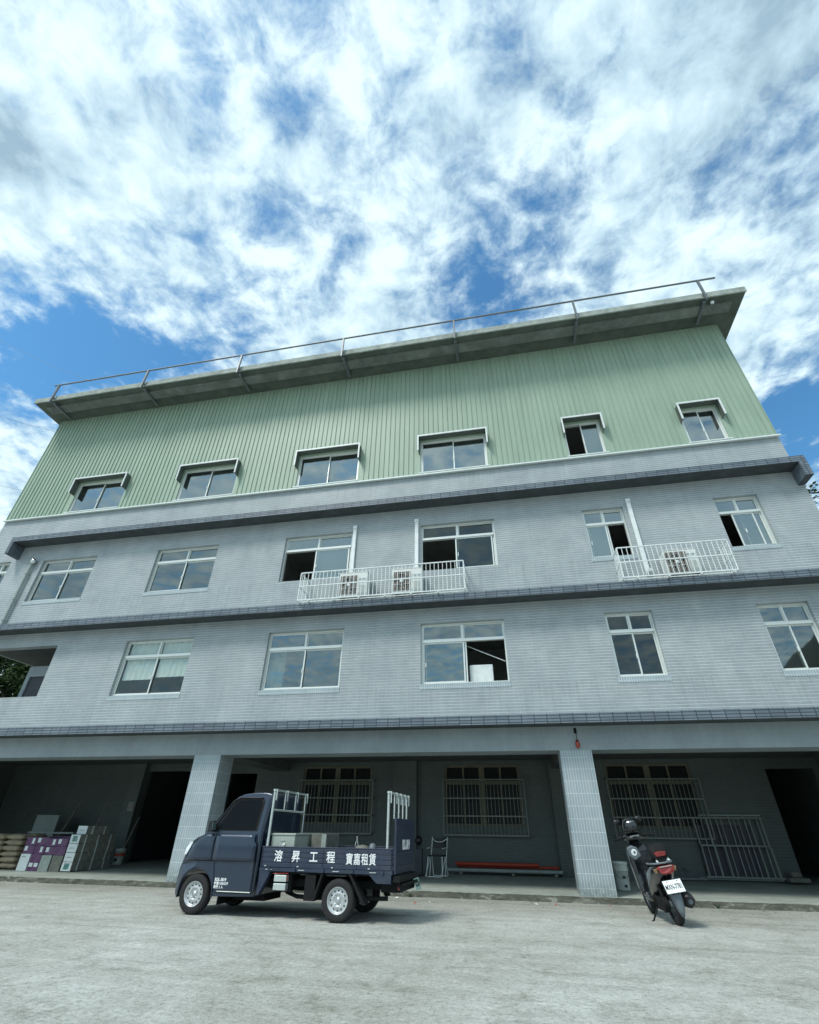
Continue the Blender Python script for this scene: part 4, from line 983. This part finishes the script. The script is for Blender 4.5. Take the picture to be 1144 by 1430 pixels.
for s in (1, -1):
    mo = MB().tube([(1.0, s * .16, 1.08), (1.0, s * .20, 1.2), (.98, s * .19, 1.27)], .007, 6).build('mirror', 'blackmatt', sc)
    MB().lathe([(.001, -.02), (.045, -.015), (.06, 0), (.055, .008), (.001, .009)], 16, axis='x', mat=Matrix.Translation((.985, s * .19, 1.30)) @ Matrix.Diagonal((1, 1.1, .8, 1))).build('mirror_head', 'black', mo)
MB().box(.865, .875, -.07, .07, 1.06, 1.085).build('dashboard', 'chrome', sc)
# rear: lamp, plate, fender, rail, backrest
m = MB(); m.prism([(-.13, .045), (-.085, .06), (.085, .06), (.13, .045), (.09, -.03), (.03, -.05), (0, -.035), (-.03, -.05), (-.09, -.03)], lambda u, v, w: (w - .06 * abs(u) * -3, u, .655 + v), -.325, -.25)
tl = m.build('tail_light', 'red', sc, bevel=.012, seg=3)
MB().prism([(-.09, .0), (.09, .0), (.085, .012), (-.085, .012)], lambda u, v, w: (w + .18 * abs(u), u, .70 + v), -.334, -.326).build('lamp_edge', 'chrome', tl)
for s in (1, -1): MB().prism([(.0, .03), (.055, .03), (.03, -.03), (.0, -.025)], lambda u, v, w: (w + .06, s * (.115 + u), .66 + v), -.31, -.25).build('indicator', 'amber', sc, bevel=.008)
pm = Matrix.Translation((-.36, 0, .475)) @ Matrix.Rotation(R(28), 4, 'Y')
MB().box(-.003, .003, -.13, .13, -.08, .08, mat=pm).build('number_plate', 'plate', sc, bevel=.004)
npo = [o for o in sc.children if o.name.startswith('number_plate')][0]
text('plate_text', 'MXN-7781', .088, pm @ basis((-.0045, 0, -.008), (0, -1, 0), (0, 0, 1)), 'ink', npo, .001, xs=.60)
m = MB()
for s in (.07, -.07): m.lathe([(.008, -.006), (.001, -.007)], 8, axis='x', mat=pm @ Matrix.Translation((0, s, .06)))
m.build('plate_bolt', 'scgrey', npo)
# mudguard under the plate
m = MB(); rows = [(-.33, .42, .075), (-.345, .36, .078), (-.355, .28, .07), (-.355, .20, .05), (-.35, .13, .022)]
vs = []
for (x, z, w_) in rows:
    for q in (-1, -.5, 0, .5, 1): vs.append((x + .045 * q * q, w_ * q, z))
m.add(vs, [(i * 5 + k, i * 5 + k + 1, (i + 1) * 5 + k + 1, (i + 1) * 5 + k) for i in range(len(rows) - 1) for k in range(4)], 0, True)
g = m.build('mud_guard', 'scgrey', sc, recalc=False); sm = g.modifiers.new('solid', 'SOLIDIFY'); sm.thickness = .006
loft([(-.33, .40, .05, .03, .8), (-.22, .50, .08, .05, .8), (.0, .52, .10, .06, .8), (.2, .45, .10, .08, .8)], 'rear_fender', 'blackmatt', sc)
m = MB(); m.tube([(.10, .15, .74), (-.10, .16, .745), (-.24, .12, .745), (-.28, 0, .745), (-.24, -.12, .745), (-.10, -.16, .745), (.10, -.15, .74)], .014, 7); m.build('grab_rail', 'scgrey', sc)
MB().prism([(-.105, 0), (.105, 0), (.09, .055), (-.09, .055)], lambda u, v, w: (-.255 + .8 * v, u, .765 + v), 0, .006).build('tail_sticker', 'plate', sc) if False else None
sk = MB(); sk.add([(-.245, .03, .765), (-.245, -.115, .765), (-.20, -.105, .80), (-.20, .04, .80)], [(0, 1, 2, 3)]); sk.build('tail_sticker', 'plate', sc, recalc=False)
sk = MB(); sk.lathe([(.018, 0), (.001, .002)], 12, axis='x', mat=Matrix.Translation((-.248, .075, .775))); sk.build('reflector', 'plate', sc)
loft([(-.25, .81, .08, .05, .8), (-.21, .87, .13, .085, .75), (-.14, .90, .14, .09, .75), (-.06, .88, .11, .07, .8)], 'back_rest', 'blackmatt', sc)
MB().prism([(-.06, -.03), (.06, -.03), (.075, .02), (.0, .035), (-.075, .02)], lambda u, v, w: (w + .2 * abs(u), u * 1.15, .855 + v), -.285, -.235).build('brake_light', 'red', sc, bevel=.008)
MB().lathe([(.042, -.004), (.030, -.005), (.030, -.003)], 20, axis='y', mat=Matrix.Translation((.30, .150, .80))).build('round_emblem', 'plate', sc) if False else None
# exhaust and stand, engine, shock
ex = MB(); ex.lathe([(.001, -.19), (.055, -.185), (.088, -.15), (.094, -.06), (.085, .12), (.05, .2), (.02, .26)], 8, axis='x', mat=Matrix.Translation((-.05, -.185, .29)) @ Matrix.Rotation(R(-8), 4, 'Y')); exo = ex.build('exhaust', 'black', sc, bevel=.008)
MB().lathe([(.03, -.192), (.012, -.198), (.012, -.17)], 14, axis='x', mat=Matrix.Translation((-.05, -.185, .29)) @ Matrix.Rotation(R(-8), 4, 'Y')).build('exhaust_tip', 'scgrey', exo)
m = MB(); m.box(-.02, .42, .07, .14, .17, .33); m.box(.1, .45, -.09, .069, .20, .40); m.lathe([(.09, 0), (.09, .07)], 16, axis='y', mat=Matrix.Translation((.0, .075, .25))); m.lathe([(.08, 0), (.08, .06)], 16, axis='y', mat=Matrix.Translation((.36, .08, .27))); m.build('engine', 'blackmatt', sc, bevel=.01)
MB().tube([(.02, .1, .26), (.06, .1, .52)], .028, 8).build('shock_absorber', 'blackmatt', sc)
MB().tube([(.40, .12, .20), (.36, .26, .045), (.32, .30, .045)], .012, 6).build('side_stand', 'blackmatt', sc)
# round white badge on a grey panel at the left of the leg shield
MB().prism([(-.09, .0), (.02, -.05), (.09, .02), (.10, .13), (.02, .16), (-.06, .12)], lambda u, v, w: (w, .10 + u, .80 + v), .80, .87).build('shield_panel', 'scgrey', sc, bevel=.015)
e1 = MB(); e1.lathe([(.047, -.002), (.030, -.004), (.001, -.004)], 20, axis='x', mat=Matrix.Translation((.797, .11, .86))); e1o = e1.build('round_badge', 'plate', sc)
e2 = MB(); e2.lathe([(.020, -.002), (.001, -.003)], 14, axis='x', mat=Matrix.Translation((.7925, .105, .86))); e2.build('badge_centre', 'scgrey', e1o)

hm = empty('helmet', SC @ Vector((.93, .0, 1.20)), 'shiny black helmet resting on the scooter handlebar', 'helmet', rot=SC.to_euler())
MB().lathe([(.001, .155), (.06, .145), (.105, .11), (.132, .05), (.135, -.02), (.125, -.075), (.118, -.078), (.12, -.02)], 24, mat=Matrix.Diagonal((1.12, 1, 1, 1))).build('helmet_shell', 'scblack', hm)
MB().lathe([(.132, -.03), (.142, -.035), (.146, -.06), (.13, -.062)], 24, mat=Matrix.Diagonal((1.12, 1, 1, 1))).build('helmet_rim', 'blackmatt', hm)
MB().tube([(-.10, -.06, .085), (-.125, 0, .085), (-.10, .06, .085)], .012, 6).build('vent', 'chrome', hm)

# ------------------------------------------------------------ arcade contents
def bucket(name, loc, label, h=.40, r=.15, rz=0, nest=False):
    b = empty(name, loc, label, 'bucket', rz)
    MB().lathe([(.001, 0), (r * .84, 0), (r * .86, .01), (r * .97, h * .86), (r * 1.04, h * .865), (r * 1.04, h * .9), (r * .98, h * .905), (r * .98, h * .95), (r * 1.04, h * .955), (r * 1.05, h), (r * .98, h), (r * .82, .03), (.001, .03)], 28).build('bucket_body', 'bucket', b)
    if nest: MB().lathe([(r * .97, h + .001), (r * 1.0, h + .06), (r * 1.07, h + .065), (r * 1.08, h + .11), (r * 1.0, h + .11), (r * .9, h - .1)], 28).build('inner_bucket', 'bucket', b)
    MB().tube([(r * 1.04 * math.cos(t), -r * 1.04 * abs(math.sin(t)) * .9 - .01, h * .9 - .16 * math.sin(t)) for t in [math.pi * k / 12 for k in range(13)]], .004, 5).build('handle', 'grille', b)
    return b
b1 = bucket('bucket', (2.13, 1.35, .135), 'white plastic bucket with a dark printed label behind the right tiled pillar', .42, .155, 0, True)
MB().box(-.01, .05, -.160, -.13, .22, .27).build('label', 'ink', b1); MB().box(.0, .06, -.152, -.12, .06, .11).build('label', 'ink', b1)
b2 = bucket('bucket', (-13.0, 3.9, .19), 'white bucket with a red band standing by the dark doorway at left', .42, .15)
MB().lathe([(.149, .22), (.1515, .29), (.149, .295)], 24).build('red_band', 'redpipe', b2); MB().box(-.03, .05, -.152, -.135, .08, .17).build('label', 'ink', b2)
tag(MB().tube([(-13.12, 4.0, .2), (-12.98, 4.35, 1.5)], .016, 6).build('broom_handle', 'wood'), 'thin pole leaning in the bucket by the dark doorway', 'pole')

# folding chair
ch = empty('folding_chair', (-2.40, 3.05, .17), 'white framed folding chair with black seat and back beside the rear of the truck', 'chair', R(-14))
m = MB(); t_ = .012
for s in (-1, 1):
    x = s * .23
    m.tube([(x, -.02 if s else 0, .02), (x, .10, .44), (x, .20, .86), (x, .205, .90)], t_, 8)
m.tube([(-.23, -.30, .02), (-.23, .02, .44)], t_, 8); m.tube([(.23, -.30, .02), (.23, .02, .44)], t_, 8)
m.build('frame', 'trim', ch)
m = MB(); m.tube([(-.22, -.30, .012), (-.20, .16, .012), (-.205, .17, .03)], t_, 7)
def uframe(y0, y1, w): return [(-w, y1, .46), (-w - .03, y0, .03), (-w + .0, y0, .012), (w - .0, y0, .012), (w + .03, y0, .03), (w, y1, .46)]
m = MB(); m.tube(uframe(-.24, -.17, .205), t_, 8); m.tube(uframe(.22, .08, .19), t_, 8); m.build('leg_frame', 'trim', ch)
MB().box(-.21, .21, -.20, .20, .455, .49).build('seat', 'bluefabric', ch, bevel=.015)
m = MB()
for k in range(8):
    a0, a1 = -1 + k / 4, -1 + (k + 1) / 4
    f = lambda a: .215 + .05 * (1 - a * a)
    m.add([(a0 * .2, f(a0), .64), (a1 * .2, f(a1), .64), (a1 * .2, f(a1) + .02, .88), (a0 * .2, f(a0) + .02, .88), (a0 * .2, f(a0) + .02, .64), (a1 * .2, f(a1) + .02, .64), (a1 * .2, f(a1) + .04, .88), (a0 * .2, f(a0) + .04, .88)], [(0, 1, 2, 3), (5, 4, 7, 6), (3, 2, 6, 7), (0, 4, 5, 1)])
m.build('back', 'bluefabric', ch)
m = MB(); m.tube([(-.22, .19, .86), (-.12, .16, .80), (.0, .15, .78), (.12, .16, .80), (.22, .19, .86)], .010, 7); m.tube([(.23, -.18, .64), (.23, .2, .66)], .012, 7); m.tube([(-.23, -.18, .64), (-.23, .2, .66)], .012, 7); m.build('arm_rest', 'trim', ch)
# dark bag/cabinet behind and a low folded stool
sc2 = empty('floor_fan', (-3.02, 3.55, .175), 'tall dark standing fan between the truck tail and the white chair', 'fan')
MB().lathe([(.001, 0), (.19, 0), (.19, .03), (.03, .05)], 20).tube([(0, 0, .03), (0, 0, .72)], .02, 8).box(-.10, .10, -.06, .10, .05, .60).build('stand', 'darkboard', sc2)
MB().lathe([(.001, -.05), (.08, -.04), (.11, 0), (.08, .04), (.001, .05)], 20, axis='y', mat=Matrix.Translation((0, -.02, .80))).build('head', 'black', sc2)
st2 = empty('low_stool', (-3.22, 2.25, .155), 'low dark wire stool on the apron behind the truck', 'stool')
m = MB()
for x in (-.19, .19): m.tube([(x, -.16, .0), (x * .9, -.10, .24), (x * .9, .12, .24), (x, .18, .0)], .009, 6)
for y in (-.13, .15): m.tube([(-.19, y, .08), (.19, y, .08)], .008, 6)
m.build('frame', 'rail', st2); MB().box(-.19, .19, -.12, .14, .249, .265).build('seat', 'darkboard', st2)
# pipes on the floor
for k, (x0, x1, y, z, r, mt_, lb) in enumerate(((-2.05, .35, 4.45, .42, .045, 'redpipe', 'upper red pipe of the two lying along the arcade back wall'), (-2.0, .92, 4.56, .36, .035, 'redpipe', 'lower, longer red pipe lying along the arcade back wall'),
                                        (-2.25, 1.0, 4.42, .27, .045, 'board', 'grey pipe lying in front of the red pipes'), (-2.1, .95, 4.54, .27, .045, 'darkboard', 'dark pipe lying under the red pipes'))):
    m = MB(); m.tube([(x0, y, z), (x1, y, z)], r, 14); po = tag(m.build('pipe', mt_), lb, 'pipe', 'pipes stacked at the back wall')
    MB().tube([(x0 - .02, y, z), (x0 - .001, y, z)], r * .8, 12).build('pipe_end', 'cloth' if k == 2 else mt_, po)
for x in (-1.9, -.4, .8):
    tag(MB().box(x - .04, x + .04, 4.28, 4.62, .17, .224).build('wood_block', 'wood', bevel=.004), {-1.9: 'left wood block under the pipes', -.4: 'middle wood block under the pipes', .8: 'right wood block under the pipes'}[x], 'wood block')
# steel gate frames leaning in the right bay
gt = empty('gate_frame', (5.85, 4.55, .19), 'grey steel gate frame of upright tubes leaning against the wall in the right bay', 'gate frame', 0, rot=(R(-4), 0, 0))
m = MB(); t_ = .02
m.box(-1.05, .92, -t_, t_, .05, .09); m.box(-.98, .80, -t_, t_, .76, .80); m.box(-1.25, .85, -t_, t_, 1.42, 1.46)
m.build('rails', 'grille', gt)
m = MB()
for x, w_ in ((-.96, .018), (-.62, .026), (-.36, .015), (-.24, .012), (.10, .012), (.22, .012), (.50, .018), (.80, .028)):
    m.box(x - w_, x + w_, -.018, .018, .091, .759); m.box(x - w_ - .02, x + w_ - .02, -.018, .018, .801, 1.419)
m.build('uprights', 'grille', gt)
gt2 = empty('gate_frame', (5.95, 4.68, .195), 'second steel gate frame half hidden behind the leaning one in the right bay', 'gate frame', 0, rot=(R(-3), 0, 0))
m = MB(); m.box(-1.3, .9, -.02, .02, 0, .04); m.box(-.9, .75, -.02, .02, 1.48, 1.52)
m.build('rails', 'board', gt2)
m = MB()
for x in (-.86, -.45, -.1, .3, .62): m.box(x - .012, x + .012, -.012, .012, .041, 1.479)
m.build('uprights', 'board', gt2)
tag(MB().box(4.9, 6.4, 4.80, 4.86, .25, 1.45).build('sheet', 'darkboard'), 'dark sheet standing behind the steel gate frames', 'board')
mm = empty('scrap_frame', (3.9, 4.5, .19), 'small bent metal frame on the floor left of the gate frames', 'frame')
m = MB(); m.tube([(-.5, 0, .0), (-.5, 0, .62)], .012, 6); m.tube([(-.9, -.1, .45), (-.2, .05, .60)], .010, 6); m.tube([(.15, 0, .02), (.12, 0, .35)], .014, 6); m.tube([(.3, 0, .02), (.28, 0, .40)], .014, 6); m.tube([(.5, 0, .3), (.3, .0, .22), (.6, 0, .18)], .010, 6); m.tube([(-1.0, 0, .2), (-.5, 0, .17)], .01, 6)
m.box(-.1, .9, -.05, .05, 0, .04); m.build('bars', 'rail', mm)
tag(MB().box(6.75, 7.25, 4.3, 4.7, .19, .30).box(6.85, 7.1, 4.35, 4.6, .301, .42).build('rubble_heap', 'cartonbrown', bevel=.03), 'small dark heap at the foot of the wall right of the gate frames', 'rubble')

# stacked cartons and sacks at the left bay
def carton(x0, x1, y0, y1, z0, z1, m0, label, group, marks=(), name='carton', cat='carton'):
    cx, cy = (x0 + x1) / 2, (y0 + y1) / 2
    g_ = .004; c = MB().box(x0 - cx + g_, x1 - cx - g_, y0 - cy + g_, y1 - cy - g_, 0, z1 - z0 - .004)
    o = c.build(name, m0, bevel=.006); o.location = (cx + random.uniform(-.012, .012), cy + random.uniform(-.015, .015), z0); o.rotation_euler.z = R(random.uniform(-1.2, 1.2))
    tag(o, label, cat, group)
    if marks:
        for (face, u0, u1, v0, v1, mi) in marks:
            m = MB()
            X0, X1, Y0, Y1, H = x0 - cx, x1 - cx, y0 - cy, y1 - cy, z1 - z0
            if face == 'f': m.box(X0 + (X1 - X0) * u0, X0 + (X1 - X0) * u1, Y0 - .003 + g_ - .002, Y0 + g_ - .001, H * v0, H * v1, mi)
            else: m.box(X1 - g_ + .001, X1 - g_ + .005, Y0 + (Y1 - Y0) * u0, Y0 + (Y1 - Y0) * u1, H * v0, H * v1, mi)
            m.build('printed_label', ['cartonwhite', 'teal', 'purple', 'board'], o)
    return o
def az(y): return ez(y) + .002
rown = ['bottom', 'second', 'third', 'fourth', 'top']
y0 = 1.42; z0 = az(1.6)
bw = .335
# tall pale stack: 4 high, 3 deep, and one more row on top
for d in range(3):
    for k in range(5):
        if k == 4 and d == 2: continue
        ya = y0 + d * .50; xa = -12.86 + (.02 if k == 4 else 0)
        if k == 4: ya += .12
        mk = [('s', .42, .50, 0, 1, 0)] if d < 3 else []
        if d == 0: mk = ([('f', .04, .96, .03, .97, 0)] + ([('f', .25, .75, .2, .85, 1)] if k in (0, 3) else [('f', .2, .75, .45, .52, 3)])) + [('s', .42, .50, 0, 1, 0)]
        carton(xa, xa + bw, ya, ya + .49, z0 + k * .215, z0 + (k + 1) * .215, 'cartonstack',
               ('%s carton of the tall pale stack, %s column from the front' % (rown[k], ['first', 'second', 'third'][d])), 'cartons of the tall pale stack', [q for q in mk if q])
# purple pile
cols = [-14.33, -13.97, -13.61, -13.25]
for c_i, xa in enumerate(cols):
    low = {0: ('cartonwhite', .40, 'white'), 1: None, 2: ('cartongrey', .38, 'grey green'), 3: ('cartonbrown', .38, 'dull grey')}[c_i]
    z = z0 - .02; k = 0; pos = ['leftmost', 'second from left', 'third from left', 'rightmost'][c_i]
    if low:
        carton(xa, xa + .33, y0 - .02, y0 + .5, z, z + low[1], low[0], '%s carton standing at the foot of the purple pile, %s' % (low[2], pos), 'cartons of the purple pile', [('f', .15, .55, .8, .86, 3)] if c_i == 0 else []); z += low[1]
    else: 
        for r_ in range(2):
            carton(xa, xa + .355, y0, y0 + .5, z, z + .2, 'purple', 'purple carton in the second column of the pile, %s row' % ['bottom', 'second'][r_], 'cartons of the purple pile', [('f', .08, .42, .5, .95, 0), ('f', .55, .88, .5, .95, 0)] if r_ == 0 else []); z += .2
    for r_ in range(2):
        mk = [('f', .10, .38, .35, .9, 0)] if (c_i + r_) % 2 == 0 else ([('f', .58, .80, .2, .85, 0)] if c_i != 3 else [])
        carton(xa, xa + .355, y0 + .0, y0 + .5, z, z + .20, 'purple', 'purple carton on the %s row of the pile, %s' % (['third', 'top'][r_], pos), 'cartons of the purple pile', mk); z += .2
# second row behind makes the pile solid
for c_i, xa in enumerate(cols[1:]):
    for r_ in range(4):
        carton(xa, xa + .35, y0 + .52, y0 + 1.0, z0 + r_ * .2, z0 + r_ * .2 + .2, 'purple', 'purple carton in the hidden rear layer, %s row, %s column' % (rown[r_], ['left', 'middle', 'right'][c_i]), 'cartons behind the purple pile')
# cement sacks
def sack_mesh():
    m = MB(); nx, ny, nz = 8, 6, 4; a, b_, c_ = .31, .23, .075
    bm = bmesh.new(); bmesh.ops.create_cube(bm, size=2); bmesh.ops.subdivide_edges(bm, edges=bm.edges, cuts=5, use_grid_fill=True)
    rr = random.Random(2)
    for v in bm.verts:
        x, y, z = v.co; ed = max(abs(x), abs(y)); puff = (1 - x ** 6 * .55) * (1 - y ** 6 * .55)
        v.co = (x * a * (1 - .03 * abs(z)), y * b_ * (1 - .03 * abs(z)), z * c_ * puff + .006 * math.sin(9 * x + 5 * y) + rr.uniform(-.004, .004))
    me = bpy.data.meshes.new('cement_sack'); bm.to_mesh(me); bm.free()
    for p in me.polygons: p.use_smooth = True
    me.materials.append(MT['kraft']); return me
sm_ = sack_mesh()
for c_i, (sx, sy) in enumerate(((-14.86, 1.75), (-15.5, 1.70), (-15.02, 2.3), (-15.66, 2.3))):
    nn = (6, 6, 6, 5)[c_i]
    for k in range(nn):
        o = bpy.data.objects.new('cement_sack', sm_); col.objects.link(o)
        o.location = (sx + random.uniform(-.03, .03), sy + random.uniform(-.02, .02), az(sy) + .075 + k * .138); o.rotation_euler = (0, R(random.uniform(-2, 2)), R(random.uniform(-4, 4)) + (R(180) if k % 2 else 0))
        nm = ['bottom', 'second', 'third', 'fourth', 'fifth', 'top'][k]
        tag(o, '%s brown cement sack of the %s pile' % (nm, ['front right', 'front left', 'rear right', 'rear left'][c_i]), 'sack', 'cement sacks piled at the left')
# boards and poles behind the piles
tag(MB().box(-16.75, -15.85, 3.95, 4.0, .2, 1.52).build('grey_panel', 'board'), 'light grey panel standing behind the purple cartons', 'panel')
tag(MB().tube([(-15.7, 3.7, .2), (-15.62, 4.5, 1.95)], .022, 6).build('pole', 'wood'), 'pole leaning behind the purple cartons, left of two', 'pole')
tag(MB().tube([(-14.55, 3.9, .2), (-14.48, 4.5, 1.95)], .022, 6).build('pole', 'wood'), 'pole leaning behind the tall pale cartons', 'pole')
tbl = empty('work_table', (-14.95, 3.2, .17), 'plain table with a pale top behind the purple cartons', 'table')
MB().box(-.85, .85, -.35, .35, .83, .87).build('table_top', 'board', tbl)
for x in (-.8, .8):
    for y in (-.3, .3): MB().box(x - .02, x + .02, y - .02, y + .02, 0, .829).build('leg', 'blackmatt', tbl)
tag(MB().box(-13.55, -13.35, 4.60, 4.86, .2, 1.0).build('cabinet', 'darkboard'), 'narrow dark cabinet behind the tall pale cartons', 'cabinet') if False else None
nt = MB(); nt.box(-13.80, -13.58, GY - .235, GY - .224, 1.68, 1.96); no = tag(nt.build('notice_sheet', 'cartongrey'), 'small white notice sheet on the pilaster beside the dark doorway', 'notice')
m = MB()
for k in range(4): m.box(-13.77, -13.61, GY - .239, GY - .2355, 1.91 - k * .06, 1.925 - k * .06)
m.build('notice_lines', 'redpipe', no)

# litter and leaves on the yard
rl_ = random.Random(11)
for k in range(9):
    x, y = rl_.uniform(-3.5, 4.5), rl_.uniform(-1.2, -.25); s_ = rl_.uniform(.02, .045); a = rl_.uniform(0, 6)
    m = MB(); m.add([(-s_, -s_ * .5, .004), (s_, -s_ * .6, .012), (s_ * .8, s_ * .6, .02), (-s_ * .7, s_ * .5, .008), (0, 0, .028)], [(0, 1, 4), (1, 2, 4), (2, 3, 4), (3, 0, 4)])
    o = m.build('paper_scrap', ['cloth', 'wood', 'redpipe'][k % 3] , recalc=False); o.location = (x, y, .002); o.rotation_euler.z = a
    tag(o, ['tiny white paper scrap on the yard before the kerb', 'tiny brown paper scrap on the yard before the kerb', 'tiny red wrapper scrap on the yard before the kerb'][k % 3], 'litter', ['white scraps before the kerb', 'brown scraps before the kerb', 'red scraps before the kerb'][k % 3])
m = MB()
for k in range(260):
    x, y = rl_.uniform(-9, 6), -.12 - abs(rl_.gauss(0, .35)); s_ = rl_.uniform(.006, .02)
    m.lathe([(.001, 0), (s_, .003), (s_ * .6, s_ * .7), (.001, s_ * .8)], 5, mat=Matrix.Translation((x, y, 0)))
tag(m.build('gravel', 'concrete_roof'), kind='stuff', label='loose grit along the foot of the kerb')
# a few weeds at the kerb
for k, (x, y) in enumerate(((-2.55, -.14), (3.6, -.12))):
    m = MB()
    for q in range(14):
        a = rl_.uniform(0, 6.28); l_ = rl_.uniform(.05, .12); d = Vector((math.cos(a), math.sin(a), 1.3)).normalized() * l_; e_ = Vector((-math.sin(a), math.cos(a), 0)) * .008
        m.add([-e_, e_, d + e_ * .4, d * 1.2, d - e_ * .4], [(0, 1, 2, 3, 4)])
    o = m.build('weed', 'leaf', recalc=False); o.location = (x, y, 0); tag(o, ['small weed at the kerb right of the truck', 'small weed at the kerb right of the scooter'][k], 'weed')
